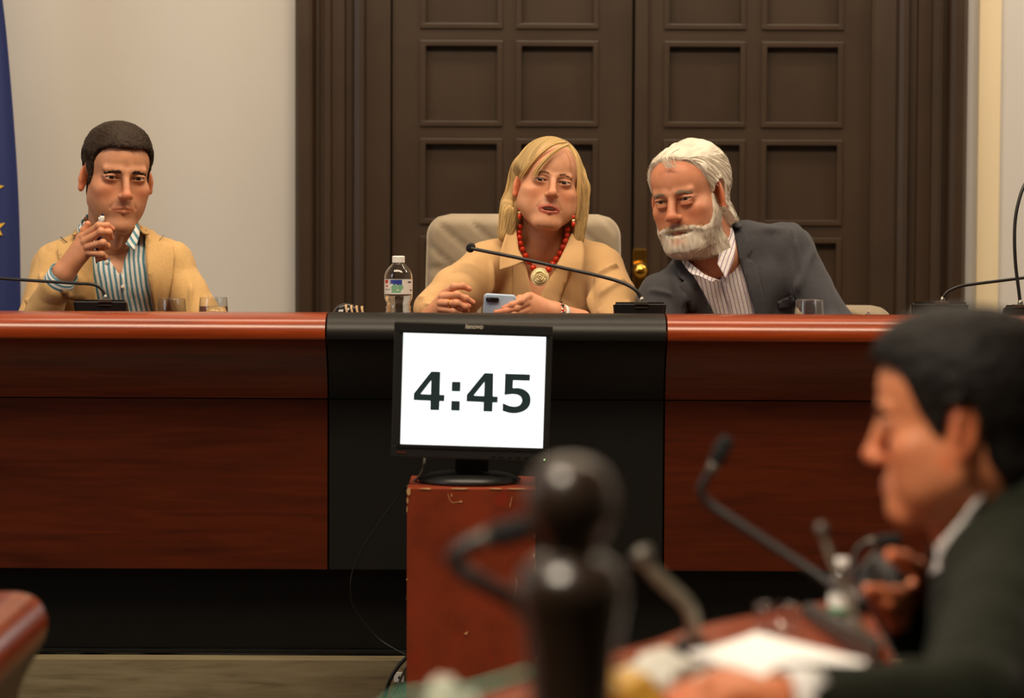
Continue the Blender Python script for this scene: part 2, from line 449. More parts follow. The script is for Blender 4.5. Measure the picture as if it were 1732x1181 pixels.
def strands(sd, starts, dirf, n, step, rad, lift=0.001, sides=3, jit=0.15, taper=True, reject=None):
    """hair locks walking over a distance field's surface; returns V, F, and which strand each vertex is of"""
    p = np.array(starts, float); N = len(p); path = []; n_all = N
    lift = np.broadcast_to(np.asarray(lift, float), (N,))
    jd = rng.normal(0, jit, (N, 3))
    for i in range(n):
        g = sd.grad(p); p = p-(sd.sample(p)-lift)[:, None]*g
        path.append(p.copy())
        d = dirf(p, i/(n-1))+jd; d = d-g*(d*g).sum(1)[:, None]*0.92; d /= np.linalg.norm(d, axis=1)[:, None]+1e-9
        p = p+d*(step if np.isscalar(step) else step[:, None])
    A = np.array(path).transpose(1, 0, 2)                      # N, n, 3
    off = np.abs(sd.sample(A.reshape(-1, 3)).reshape(N, n)-lift[:, None]).max(1); seg = np.linalg.norm(np.diff(A, axis=1), axis=2).max(1)
    keep = np.where((off < 0.004) & (seg < 3.0*np.max(step)) & (~np.array([reject(q) for q in A]) if reject else True))[0]
    A = A[keep]; N = len(A); rad = np.broadcast_to(np.asarray(rad, float), (n_all,))[keep]
    t = np.gradient(A, axis=1); t /= np.linalg.norm(t, axis=2)[..., None]+1e-9
    g = sd.grad(A.reshape(-1, 3)).reshape(A.shape)
    u = np.cross(t, g); u /= np.linalg.norm(u, axis=2)[..., None]+1e-9; wv = np.cross(u, t)
    rr = np.broadcast_to(np.asarray(rad, float), (N,))[:, None]*(np.sqrt(np.clip(1.04-np.linspace(0, 1, n)**3, 0, 1)) if taper else np.ones(n))[None, :]
    a = np.linspace(0, 2*math.pi, sides, endpoint=False)+math.pi/2
    V = A[:, :, None]+rr[:, :, None, None]*(u[:, :, None]*np.cos(a)[None, None, :, None]*1.3+wv[:, :, None]*np.sin(a)[None, None, :, None]*0.75)
    V = V.reshape(-1, 3)
    base = (np.arange(N)[:, None, None]*n+np.arange(n-1)[None, :, None])*sides
    j = np.arange(sides)[None, None, :]; j2 = (j+1) % sides
    F = np.stack([base+j, base+j2, base+sides+j2, base+sides+j], -1).reshape(-1, 4)
    return V, F, np.repeat(keep, n*sides), A
def joinm(parts):
    """[(V, F quad array, col)] into one"""
    V = []; F = []; Cc = []; o = 0
    for v, f, c in parts:
        V.append(v); F.append(np.asarray(f)+o); Cc.append(c); o += len(v)
    return np.vstack(V), np.vstack(F), np.vstack(Cc)
# ---- head -----------------------------------------------------------
def RX(a): return Matrix.Rotation(math.radians(a), 4, 'X')
def RY(a): return Matrix.Rotation(math.radians(a), 4, 'Y')
def RZ(a): return Matrix.Rotation(math.radians(a), 4, 'Z')
def head_matrix(eye_px, Y, yaw, pitch, roll, scale=1.0):
    R = RY(roll) @ RZ(yaw) @ RX(pitch)
    e = Vector(P(eye_px[0], eye_px[1], Y)); off = R.to_3x3() @ Vector((0, -0.086, 0))*scale
    return Matrix.Translation(e-off) @ R @ Matrix.Scale(scale, 4)
def head_sdf(q, Mx, neck_base, neck_r=0.056, h=0.002, low=-0.26, chest=None):
    """head and neck in the head's own frame: -y is forward, z=0 the eye line"""
    s = SDF((-0.115, -0.15, low), (0.115, 0.13, 0.135), h)
    g = lambda n, d: q.get(n, d)
    jw, cw, ln = g('jaw', 1.0), g('cheek', 1.0), g('length', 0.0)      # jaw width, cheek width, extra chin drop
    s.ell((0, 0.008, 0.030), (0.0755*g('skull', 1), 0.098, g('top', 0.078)), 0)
    s.ell((0, -0.030, 0.040), (0.060, 0.062, 0.062), 0.02)
    s.ell((0, -0.026, -0.032), (0.061*cw, 0.058, 0.076), 0.02)
    for e in (-1, 1):
        s.rc((e*0.0475*jw, -0.006, -0.064), (e*0.019*jw, -0.064, -0.103-ln), 0.0165, 0.015, 0.03)
        s.ell((e*0.046*cw, -0.022, -0.040), (0.021, 0.034, 0.034), 0.02)
        s.ell((e*0.043*cw, -0.056, -0.030), (0.022, 0.022, 0.018), 0.022)
        s.ell((e*0.040*cw, -0.050, -0.065), (0.018*g('fat', 1), 0.022, 0.026), 0.022)
    s.ell((0, -0.074, -0.102-ln), (0.021*jw, 0.019, 0.017), 0.02)
    s.ell((0, -0.067, -0.070), (0.029, 0.026, 0.028), 0.02)
    # eye sockets, lids
    for e in (-1, 1):
        s.ell((e*0.031, -0.103, -0.002), (0.0185, 0.0165, 0.0115), 0.014, -1)
        s.rc((e*0.012, -0.0895, 0.0145), (e*0.044, -0.0770, 0.0165), 0.0068*g('brow', 1), 0.0058, 0.012)
        s.ell((e*0.0312, -0.0748, -0.001), (0.0190, 0.0150, 0.0142), 0.007)
        
        if g('bag', 0): s.ell((e*0.031, -0.0835, -0.0135), (0.013, 0.006, 0.0042), 0.006)
    # nose
    nl, nw, nt = g('nose_len', 0.0), g('nose_w', 1.0), g('nose_out', 0.0)
    s.rc((0, -0.089, 0.010), (0, -0.106-nt, -0.034-nl), 0.0068, 0.0100*nw, 0.010)
    s.ell((0, -0.1075-nt, -0.0365-nl), (0.0115*nw, 0.0105, 0.0095), 0.006)
    for e in (-1, 1):
        s.ell((e*0.0125*nw, -0.0975-nt*0.6, -0.040-nl), (0.0075, 0.0095, 0.0075), 0.006)
        s.ell((e*0.0068*nw, -0.1045-nt*0.8, -0.0475-nl), (0.0038, 0.0055, 0.0042), 0.002, -1)
        s.rc((e*0.019*nw, -0.094, -0.044-nl), (e*0.030, -0.082, -0.071), 0.0016*g('fold', 0.6), 0.0012, 0.006, -1)
    # mouth
    mz, mw, op, lip = -0.0735-g('mouth_drop', 0.0), g('mouth_w', 0.023), g('open', 0.0), g('lip', 1.0)
    ym = -0.0935
    for e in (-1, 1):
        s.rc((e*0.004, ym-0.0005, mz+0.0045+op), (e*mw*0.9, ym+0.0095, mz+0.0008), 0.0042*lip, 0.0022, 0.004)
        s.rc((0, ym+0.0005, mz-0.0052-op), (e*mw*0.8, ym+0.0085, mz-0.0018), 0.0050*lip, 0.0022, 0.004)
        s.rc((0, ym-0.006, mz), (e*mw, ym+0.008, mz-g('frown', 0.0008)), 0.0011+op, 0.0009, 0.0018, -1)
        if op > 0.001: s.ell((0, ym+0.004, mz), (mw*0.62, 0.012, op+0.001), 0.002, -1)
    # ears
    for e in (-1, 1):
        R = np.array((RZ(e*42) @ RX(-10)).to_3x3()); c = np.array((e*0.0785*g('skull', 1), 0.010, -0.012))
        z = g('ear', 1.0)
        s.ell(c, (0.0062, 0.0175*z, 0.0315*z), 0.004, 1, R)
        s.ell(c+R @ np.array((e*0.0075, -0.001, 0.003)), (0.0058, 0.0115*z, 0.0215*z), 0.004, -1, R)
        s.ell(c+R @ np.array((e*0.001, -0.010, -0.004)), (0.0052, 0.0045, 0.007), 0.003, 1, R)
        s.ell(c+R @ np.array((0, -0.003, -0.026*z)), (0.0058, 0.0085, 0.0085), 0.004, 1, R)
    nb = np.array(Mx.inverted() @ Vector(neck_base))
    s.rc((0, 0.022, -0.045), nb, neck_r*0.98, neck_r*1.0, 0.018)
    s.rc((0, -0.02, -0.085), nb+np.array((0, -0.012, -0.01)), 0.030, 0.036, 0.03)
    if q.get('adam'): s.ell((0, -0.04, -0.155), (0.012, 0.012, 0.016), 0.015)
    if chest is not None: chest(s)
    # eyelid openings last
    for e in (-1, 1):
        s.rc((e*0.019, -0.0905, 0.0078), (e*0.032, -0.0895, 0.0092), 0.0012, 0.0013, 0.003, -1); s.rc((e*0.032, -0.0895, 0.0092), (e*0.0455, -0.0785, 0.0055), 0.0013, 0.0010, 0.003, -1)
        sq = g('lid', 0.0046)
        s.ell((e*0.0312, -0.092, g('lid_z', -0.0012)), (0.0172, 0.0160, sq), 0.0012, -1, np.array(RY(e*-4).to_3x3()))
    return s
def skin_colors(V, q, base, sd=None):
    """colour per vertex of a head in its own frame"""
    n = len(V); c = np.tile(np.array(base), (n, 1)); x, y, z = V.T
    def blend(c, col, wgt): return c*(1-wgt[:, None])+np.array(col)*wgt[:, None]
    G = lambda cx, cz, rx, rz: np.exp(-((np.abs(x)-cx)/rx)**2-((z-cz)/rz)**2)*(y < -0.03)
    red = np.array(base)*np.array(q.get('blush', (1.05, 0.72, 0.66)))
    c = blend(c, red, 0.55*G(0.042, -0.035, 0.022, 0.020)); c = blend(c, red, 0.75*np.exp(-(x/0.016)**2-((z+0.038)/0.017)**2)*(y < -0.085))
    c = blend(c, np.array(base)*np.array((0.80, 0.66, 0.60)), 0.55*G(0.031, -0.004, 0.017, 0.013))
    ear = (np.abs(x) > 0.070)*(np.abs(y-0.01) < 0.03)*(np.abs(z+0.01) < 0.045); c = blend(c, np.array(base)*np.array((1.08, 0.68, 0.58)), 0.6*ear)
    st = q.get('stubble')
    if st is not None:
        wgt = np.clip((-0.048-z)/0.02, 0, 1)*np.clip((-y-0.0)/0.03, 0, 1)*np.clip((0.155+z)/0.03, 0, 1); c = blend(c, st[0], st[1]*wgt)
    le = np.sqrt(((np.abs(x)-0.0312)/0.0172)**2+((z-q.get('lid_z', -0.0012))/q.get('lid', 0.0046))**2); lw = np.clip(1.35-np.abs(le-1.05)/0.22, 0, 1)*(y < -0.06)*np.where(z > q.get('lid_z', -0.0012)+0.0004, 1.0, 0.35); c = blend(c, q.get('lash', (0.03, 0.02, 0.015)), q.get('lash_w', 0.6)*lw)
    mz, mw, op = -0.0735-q.get('mouth_drop', 0.0), q.get('mouth_w', 0.023), q.get('open', 0.0)
    lipm = np.clip(1.25-np.sqrt((x/(mw*1.0))**2+((z-mz+0.0005)/(0.0092+op))**2), 0, 0.25)*4*(y < -0.078)
    c = blend(c, q.get('lips', (0.42, 0.14, 0.10)), q.get('lip_w', 0.7)*lipm)
    if q.get('hairskin') is not None:
        hw = np.clip((z-q['hairskin'][1](y))/0.006+0.5, 0, 1); c = blend(c, q['hairskin'][0], q['hairskin'][2]*hw)
    return c
def eyeballs(Mx, sc, iris, gaze=(0.0, 0.0), person=None, dy=0.0):
    nl, ns = 24, 32; V0 = []
    for i in range(nl+1):
        a = math.pi*i/nl
        for j in range(ns): b = 2*math.pi*j/ns; V0.append((math.sin(a)*math.cos(b), -math.cos(a), math.sin(a)*math.sin(b)))
    V0 = np.array(V0)
    F = np.array([(i*ns+j, (i+1)*ns+j, (i+1)*ns+(j+1) % ns, i*ns+(j+1) % ns) for i in range(nl) for j in range(ns)])
    R = np.array((RZ(gaze[0]) @ RX(gaze[1])).to_3x3())
    ang = np.degrees(np.arccos(np.clip(-V0[:, 1], -1, 1)))
    col = np.tile(np.array(lin(176, 160, 148)), (len(V0), 1))
    col[ang < 29] = iris; col[(ang < 29) & (ang > 24)] = np.array(iris)*0.5; col[ang < 12] = (0.006, 0.005, 0.005)
    for e in (-1, 1):
        W = V0*np.where(ang < 29, 1.0+0.03*np.cos(np.radians(ang*3)), 1.0)[:, None]
        W = (W @ R.T)*0.0136+np.array((e*0.0312, -0.0748+dy, -0.001))
        obj('eyeball', xf(Mx, W), F, M['eye'], person, col=col)
def brows(hs, Mx, person, colr, thick=1.0, n=90, arch=0.003, zoff=0.0):
    for e in (-1, 1):
        st = []
        for i in range(n):
            t = rng.uniform(0, 1); x = 0.012+0.034*t
            z = 0.0135+zoff+arch*math.sin(math.pi*min(1, t*1.15+0.1))*1.6-0.004*t*t+rng.normal(0, 0.0016*thick)*(1.1-0.7*t)
            st.append((e*x, -0.10+0.02*t, z))
        st = np.array(st)
        for _ in range(6): st = st-(hs.sample(st))[:, None]*hs.grad(st)*0.9
        V, F, sid, A = strands(hs, st, lambda p, t: np.stack([e*1.0+0*p[:, 0], 0*p[:, 0]+0.2, 0*p[:, 0]+0.25], 1), 5, 0.0019, 0.00042*thick, 0.0007, jit=0.25)
        f = rng.uniform(0.7, 1.25, len(st))[sid]
        obj('eyebrow', xf(Mx, V), F, M['hair'], person, col=np.array(colr)[None]*f[:, None], kind='stuff')
def grooves(V, N, amp, freq, dirv):
    return V
def vnoise(p, seed=0):
    """smooth value noise at points p (already scaled)"""
    r = np.random.default_rng(seed); T = r.uniform(-1, 1, (32, 32, 32)).astype(np.float32)
    i = np.floor(p).astype(int); f = p-i; f = f*f*(3-2*f); o = 0
    for a in (0, 1):
        for b in (0, 1):
            for c in (0, 1):
                wt = (f[:, 0] if a else 1-f[:, 0])*(f[:, 1] if b else 1-f[:, 1])*(f[:, 2] if c else 1-f[:, 2])
                o = o+wt*T[(i[:, 0]+a) % 32, (i[:, 1]+b) % 32, (i[:, 2]+c) % 32]
    return o
def normals(V, F):
    n = np.zeros_like(V); a = V[F[:, 2]]-V[F[:, 0]]; b = V[F[:, 3]]-V[F[:, 1]]; q = np.cross(a, b)
    for j in range(4): np.add.at(n, F[:, j], q)
    return n/(np.linalg.norm(n, axis=1)[:, None]+1e-12)
# ------------------------------------------------------------------ room shell
WY = 8.40                                                    # face of the back wall
def slab(name, lo, hi, m, kind='structure', **k): return MB().box(lo, hi).build(name, m, kind=kind, **k)
DL, DR = P(502, 300, WY)[0], P(1629, 300, WY)[0]              # outer edges of the door surround
DH = 2.75
slab('wall_back', (-4.2, WY, 0), (DL+0.02, WY+0.2, 3.7), M['wall'])
slab('wall_back', (DR-0.02, WY, 0), (4.2, WY+0.2, 3.7), M['wall'])
slab('wall_back', (DL+0.02, WY, DH-0.02), (DR-0.02, WY+0.2, 3.7), M['wall'])
slab('wall_left', (-4.4, -1.0, 0), (-4.2, WY+0.2, 3.7), M['wall'])
slab('wall_right', (4.2, -1.0, 0), (4.4, WY+0.2, 3.7), M['wall'])
slab('ceiling', (-4.4, -1.0, 3.7), (4.4, WY+0.2, 3.8), M['wall'])
slab('floor', (-4.4, -1.0, -0.08), (4.4, WY+0.2, 0.0), M['floor'])
M['wall_warm'] = varied('wall_paint_cream', lin(226, 208, 172), 0.75, 0.02, 2.5, 0.06, 90)
x0, x1 = P(1652, 300, WY)[0], P(1690, 300, WY)[0]
MB().box((x0, WY-0.012, 0.21), (x1, WY, 3.7), 0.004).build('trim_1', M['wall_warm'], kind='structure')
DZ = 0.2125                                                  # top of the dais
slab('floor_dais', (-4.2, 6.55, 0.0), (4.2, WY, DZ-0.004), M['riser'])
rs = slab('trim_2', (-4.2, 6.535, 0.0), (4.2, 6.55, DZ), M['riser'])
# door surround: stepped mouldings on each side, a head over the top
def surround(side):
    a = DL if side < 0 else DR; s = 1 if side < 0 else -1
    prof = [(0, WY-0.002), (0, WY-0.060), (0.012, WY-0.075), (0.036, WY-0.075), (0.048, WY-0.066), (0.058, WY-0.050), (0.066, WY-0.050),
            (0.070, WY-0.070), (0.084, WY-0.082), (0.098, WY-0.070), (0.102, WY-0.052), (0.136, WY-0.052), (0.140, WY-0.040), (0.158, WY-0.036), (0.164, WY-0.060),
            (0.178, WY-0.066), (0.190, WY-0.058), (0.196, WY-0.030), (0.252, WY-0.018), (0.262, WY-0.018), (0.262, WY+0.03), (0.0, WY+0.03)]
    n = len(prof); V = [(a+s*x, y, z) for z in (DZ, DH) for x, y in prof]
    F = [(i, (i+1) % n, n+(i+1) % n, n+i) for i in range(n)]+[tuple(range(n)), tuple(range(2*n-1, n-1, -1))]
    return fix_normals(obj('trim_3' if side < 0 else 'trim_4', V, F, M['door'], smooth=False, kind='structure'))
surround(-1); surround(1)
MB().box((DL, WY-0.075, DH-0.16), (DR, WY+0.03, DH+0.02), 0.01).build('trim_5', M['door'], kind='structure')
MB().box((DL+0.2, WY+0.055, DZ), (DR-0.2, WY+0.10, DH)).build('wall_behind_door', M['door'], kind='structure')
def leaf(name, x0, x1, cols):
    """door leaf: recessed panels between stiles and rails; cols = panel x-ranges"""
    yf = WY+0.002; yb = WY+0.045
    rows = []; zt = [P(866, y, WY)[2] for y in (242, 76, -90, -256)]; hp = P(866, 76, WY)[2]-P(866, 207, WY)[2]; hp2 = 0.0
    zs = [zt[0]-2*(zt[1]-zt[0]), zt[0]-(zt[1]-zt[0])]+zt+[zt[3]+(zt[1]-zt[0])]
    rows = [(z-hp, z) for z in zs if z < DH-0.2 and z-hp > DZ+0.05]
    mb = MB(); xs = sorted([x0, x1]+[c for r in cols for c in r]); zz = sorted([DZ+0.006, DH-0.16]+[c for r in rows for c in r])
    for i in range(len(xs)-1):                                # stiles full height, rails between them
        if any(abs(xs[i]-c[0]) < 1e-6 for c in cols):
            for j in range(len(zz)-1):
                if not any(abs(zz[j]-r[0]) < 1e-6 for r in rows): mb.box((xs[i], yf, zz[j]), (xs[i+1], yb, zz[j+1]))
        else: mb.box((xs[i], yf, zz[0]), (xs[i+1], yb, zz[-1]))
    d = mb.build(name, M['door'], kind='structure')
    for (a, b) in cols:
        for (z0, z1) in rows:
            q = MB(); t = 0.012                               # mitred bead round the panel, panel field set back
            for (u0, v0, u1, v1) in ((a-t, z1-t*0.3, b+t, z1+t), (a-t, z0-t, b+t, z0+t*0.3), (a-t, z0, a+t*0.3, z1), (b-t*0.3, z0, b+t, z1)):
                q.box((u0, yf-0.006, v0), (u1, yf+0.004, v1), 0.0025)
            q.build('bead', M['door'], d)
            MB().box((a-0.001, yf+0.020, z0-0.001), (b+0.001, yb-0.004, z1+0.001)).build('panel', M['door'], d)
    return d
X = lambda p: P(p, 140, WY)[0]
CX = X(1071)
l1 = leaf('door_1', X(664), CX-0.004, [(X(718), X(843)), (X(880), X(1005))])
l2 = leaf('door_2', CX+0.004, X(1478), [(X(1130), X(1254)), (X(1295), X(1419))])
# meeting stile bead and knob
MB().box((CX+0.004, WY-0.016, DZ+0.006), (CX+0.042, WY+0.003, DH-0.16), 0.005).build('astragal', M['door'], l2)
k = P(1083, 458, WY-0.06)
h = MB().lathe([(0.0, -0.028), (0.014, -0.027), (0.022, -0.016), (0.025, 0), (0.021, 0.014), (0.010, 0.022), (0.009, 0.05), (0.0, 0.05)], k, 24, (0, 1, 0)).build('door_knob', M['brass'], l2, True)
MB().box((k[0]-0.02, WY-0.022, k[2]-0.10), (k[0]+0.02, WY-0.014, k[2]+0.06), 0.004).build('knob_plate', M['brass'], l2)

# ------------------------------------------------------------------ flag
m, b = principled('flag_cloth', lin(17, 36, 98), 0.65); b.inputs['Sheen Weight'].default_value = 0.3; NT(m).bump(NT(m).noise(NT(m).coord(), 500, 2), 0.15, 0.001); M['flag'] = m
M['star'] = principled('flag_star', lin(236, 190, 60), 0.6)[0]
FY = 7.95
flag = thing('flag', 'dark blue flag with yellow stars hanging in folds beside the wall', 'flag', (P(-60, 500, FY)[0], FY, DZ))
zt, zb = P(0, -330, FY)[2], P(0, 640, FY)[2]
edge = spline([(-42, -330), (-20, -150), (4, 0), (17, 130), (28, 280), (33, 400), (35, 530), (37, 640)], 60)
G = []
NU, NVv = 64, 60
for j in range(NVv):
    xr = P(edge[j][0], edge[j][1], FY)[0]; z = P(edge[j][0], edge[j][1], FY)[2]; t = j/(NVv-1)
    wd = 0.05+0.30*t**0.7
    for i in range(NU):
        u = i/(NU-1); x = xr-wd*u
        G.append((x, FY+(0.012+0.03*t)*math.sin(u*15+0.6*math.sin(3*t))*(0.25+u*0.9)+0.02*u, z))
G = np.array(G)
F = [(j*NU+i, j*NU+i+1, (j+1)*NU+i+1, (j+1)*NU+i) for j in range(NVv-1) for i in range(NU-1)]
cloth = thicken(G, F, np.tile((0, 0.003, 0), (len(G), 1)))
obj('cloth', cloth[0], cloth[1], M['flag'], flag)
for (px, py, r, rot) in ((-9, 386, 19, 10), (-12, 318, 19, -8)):
    c = P(px, py, FY); R = r*FY/FPX; poly = []
    for i in range(10):
        a = math.radians(90+rot+36*i); rr = R if i % 2 == 0 else R*0.42; poly.append((c[0]+rr*math.cos(a), c[2]+rr*math.sin(a)))
    V, F = cdt(poly, step=0.006)
    # lie on the cloth
    y = []
    for (x, z) in V:
        dd = (G[:, 0]-x)**2+(G[:, 2]-z)**2; ii = np.argsort(dd)[:6]; y.append(np.average(G[ii, 1], weights=1/(dd[ii]+1e-6))-0.004)
    W = np.stack([V[:, 0], y, V[:, 1]], 1); W, F = thicken(W, F, np.tile((0, 0.003, 0), (len(W), 1)))
    obj('star', W, F, M['star'], flag)
px = P(-62, 300, FY)[0]
MB().tube([(px, FY+0.03, DZ+0.03), (px, FY+0.03, 2.55)], 0.014, 16).build('pole', M['brass'], flag, True)
MB().lathe([(0.0, 0.0), (0.16, 0.0), (0.16, 0.02), (0.03, 0.05), (0.022, 0.09), (0.0, 0.09)], (px, FY+0.03, DZ), 32).build('foot', M['brass'], flag, True)

# ------------------------------------------------------------------ council desk
D0 = 6.50
SZ = 0.905                                                   # work surface height
Zp = lambda y, Y=D0: P(866, y, Y)[2]
RC = 0.095                                                   # how far the lower front stands back under the rounded rail
def nose_profile():
    zt, ze, zb = Zp(534), Zp(577), Zp(675, D0+RC)
    p = [(0.150, zt-0.012), (0.145, zt-0.004), (0.133, zt), (0.085, zt)]
    for a in np.linspace(84, 8, 11): p.append((0.072-0.072*math.cos(math.radians(90-a)) if False else 0.072-0.072*math.cos(math.radians(a))**0.9, zt-0.046+0.046*math.sin(math.radians(a))))
    p += [(0.0, ze+0.006), (0.002, ze+0.0015), (0.006, ze)]
    for t in np.linspace(0.10, 1, 14): p.append((0.006+(RC-0.008)*math.sin(t*math.pi/2)**0.9, ze-(ze-zb)*t**1.15))
    p += [(0.15, zb)]
    return [(D0+y, z) for y, z in p]
NP = nose_profile(); NI = [i for i, p in enumerate(NP) if abs(p[0]-D0-0.006) < 1e-9][0]; ZB = Zp(677, D0+RC); ZK = Zp(965, D0+RC); ZL = Zp(1101, D0+RC+0.035)
desk = thing('council_desk', 'long curved-front cherry wood council desk with a black middle section', 'desk', (0, D0+0.3, DZ))
xl, xr = P(551, 700, D0)[0], P(1127, 700, D0)[0]
def section(x0, x1, mn, mp):
    k = NI  # one rail split at the nose, so the wooden cove carries painted shade
    for nm, pf, mt in (('top_rail', NP[:k+1]+[(D0+0.15, NP[k][1])], mn), ('cove_rail', NP[k:], M['cherry_shade'] if mn is M['cherry'] else mp)):
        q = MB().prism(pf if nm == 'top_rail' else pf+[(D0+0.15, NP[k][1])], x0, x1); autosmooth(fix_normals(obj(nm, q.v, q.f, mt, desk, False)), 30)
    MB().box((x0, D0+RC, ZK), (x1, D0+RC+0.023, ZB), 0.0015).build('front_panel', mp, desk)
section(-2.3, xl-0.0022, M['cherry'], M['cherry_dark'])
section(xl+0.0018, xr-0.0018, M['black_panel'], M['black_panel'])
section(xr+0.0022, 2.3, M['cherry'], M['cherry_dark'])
MB().box((-2.3, D0+RC+0.024, ZK-0.002), (2.3, D0+RC+0.04, ZB+0.1)).build('carcass', M['plinth'], desk)
MB().box((-2.3, D0+RC+0.045, DZ+0.01), (2.3, D0+RC+0.07, ZK+0.01)).build('plinth', M['plinth'], desk)
MB().box((-2.3, D0+RC+0.030, DZ), (2.3, D0+RC+0.07, ZL), 0.003).build('plinth_ledge', M['plinth'], desk)
MB().box((-2.3, D0+RC+0.03, SZ-0.03), (2.3, 7.12, SZ), 0.003).build('worktop', M['cherry_dark'], desk)
for x in (-2.2, -0.95, 0.85, 2.2): MB().box((x-0.015, D0+RC+0.071, DZ), (x+0.015, 6.95, SZ-0.03)).build('support_panel', M['plinth'], desk)

# ------------------------------------------------------------------ pedestal, monitor, cables
m, b = principled('worn_red_paint', lin(138, 50, 16), 0.5); t = NT(m)
v = t.coord((1, 1, 1)); f1 = t.noise(v, 9, 5, 0.65); base = t.ramp(f1, [(0.35, lin(124, 44, 14)), (0.55, lin(142, 54, 18)), (0.75, lin(154, 54, 22))])
scr = t.noise(t.coord((60, 60, 9), rot=(0, 0.5, 0)), 1.0, 2, 0.5, 2.2)
base = t.mix(t.ramp(scr, [(0.775, (0, 0, 0)), (0.79, (1, 1, 1))]), base, lin(206, 150, 100))
red = t.noise(v, 16, 6, 0.7, 0.8); base = t.mix(t.ramp(red, [(0.58, (0, 0, 0)), (0.68, (0.5, 0.5, 0.5))]), base, lin(164, 34, 16))
t.link(base, b.inputs['Base Color']); t.bump(f1, 0.08, 0.002); M['redbox'] = m
M['chip'] = varied('bare_wood', lin(214, 164, 112), 0.7, 0.15, 60)
BY = 6.12
bx0, bx1 = P(688, 1000, BY)[0], P(905, 1000, BY)[0]; bz = P(800, 827, BY)[2]
ped = thing('pedestal', 'worn red painted wooden box pedestal standing before the desk', 'pedestal', ((bx0+bx1)/2, BY+0.14, 0))
MB().box((bx0, BY, 0), (bx1, BY+0.27, bz), 0.002).build('box', M['redbox'], ped)
cm = MB()
def chip(px, py, a, b_, edge=True):
    c = P(px, py, BY); n = 9; pts = []
    for i in range(n):
        an = 2*math.pi*i/n; r = 1+0.35*rng.uniform(-1, 1); pts.append((c[0]+a*r*math.cos(an), c[2]+b_*r*math.sin(an)))
    pts = [(min(max(p[0], bx0-0.0006), bx1+0.0006), min(p[1], bz+0.0006)) for p in pts]
    V = [(p[0], BY-0.0012, p[1]) for p in pts]+[(p[0], BY+0.004, p[1]) for p in pts]
    cm.add(V, [tuple(range(n-1, -1, -1))]+[(i, (i+1) % n, n+(i+1) % n, n+i) for i in range(n)])
for (px, py, a, b_) in ((690, 832, 0.005, 0.007), (689, 846, 0.002, 0.006), (688, 862, 0.0015, 0.007), (687, 981, 0.0025, 0.002), (687, 1010, 0.0012, 0.006), (686, 1040, 0.0012, 0.004),
                        (686, 1064, 0.002, 0.003), (685, 1115, 0.0012, 0.005), (685, 1140, 0.001, 0.006), (903, 940, 0.0012, 0.006), (904, 908, 0.0012, 0.004), (904, 960, 0.001, 0.005),
                        (720, 827, 0.012, 0.0015), (780, 827, 0.018, 0.0012), (840, 827, 0.012, 0.0013), (875, 827, 0.016, 0.0013), (788, 1072, 0.003, 0.0018), (779, 849, 0.003, 0.0018), (764, 838, 0.001, 0.0035)): chip(px, py, a, b_)
cm.build('paint_chip', M['chip'], ped, kind='stuff')
def scratch(pts, r=0.0007): MB().tube([P(a, c, BY)-np.array((0, 0.0003, 0)) for a, c in pts], r, 5).build('scratch', M['chip'], ped)
scratch([(872, 978), (874, 990), (869, 1006), (866, 1016)]); scratch([(866, 841), (864, 850), (862, 858)]); scratch([(757, 835), (761, 846), (765, 851), (778, 849)], 0.0005); scratch([(786, 1073), (792, 1069)], 0.0006)
# monitor
MY = 6.20
mrot = math.radians(1.45)
mc = P(798, 662, MY)
mon = thing('monitor', 'black desktop monitor showing the time on a white screen', 'monitor', (mc[0], MY+0.1, bz))
def mp(u, v, y=0.0):                                          # monitor plane: u right, v up from its middle
    return (mc[0]+u*math.cos(mrot)+v*math.sin(mrot), MY+y, mc[2]-u*math.sin(mrot)+v*math.cos(mrot))
kx = MY/FPX
def mpx(px, py, y=0.0):
    q = P(px, py, MY); d = q-mc; r = Matrix.Rotation(-mrot, 2)
    u = d[0]*math.cos(mrot)-d[2]*math.sin(mrot); v = d[0]*math.sin(mrot)+d[2]*math.cos(mrot); return u, v
W2, H2 = 134*kx, 115*kx
s0u, s0v = mpx(677.5, 752); s1u, s1v = mpx(923.5, 567)
su0, su1, sv0, sv1 = s0u, s1u, mpx(798, 754)[1], mpx(803, 566)[1]
def mbox(u0, v0, u1, v1, y0, y1, bev):
    q = MB().box((u0, y0, v0), (u1, y1, v1), bev); q.v = [mp(a, c, b_) for a, b_, c in q.v]; return q
bz_ = MB()
for (u0, v0, u1, v1) in ((-W2, sv1, W2, H2), (-W2, -H2, W2, sv0), (-W2, sv0-0.002, su0, sv1+0.002), (su1, sv0-0.002, W2, sv1+0.002)):
    q = mbox(u0, v0, u1, v1, -0.016, 0.012, 0.0035); bz_.add(q.v, q.f)
bz_.build('bezel', M['bezel'], mon)
for (u0, v0, u1, v1) in ((su0-0.008, sv1, su1+0.008, sv1+0.007), (su0-0.008, sv0-0.007, su1+0.008, sv0)):
    q = mbox(u0, v0, u1, v1, -0.0175, -0.01, 0.001); q.build('screen_rim', M['black'], mon)
m, b = principled('lit_screen', (0.9, 0.95, 0.95), 0.3); b.inputs['Emission Color'].default_value = (0.95, 1.0, 1.0, 1); b.inputs['Emission Strength'].default_value = 1.25; M['screen'] = m
scr_o = mbox(su0, sv0, su1, sv1, -0.006, 0.004, 0).build('screen', M['screen'], mon)
mbox(-W2*0.96, -H2*0.96, W2*0.96, H2*0.96, 0.010, 0.045, 0.012).build('back_shell', M['bezel'], mon)
m, b = principled('screen_digits', (0.004, 0.008, 0.008), 0.5); b.inputs['Emission Color'].default_value = (0.010, 0.020, 0.020, 1); b.inputs['Emission Strength'].default_value = 1.0; M['digits'] = m
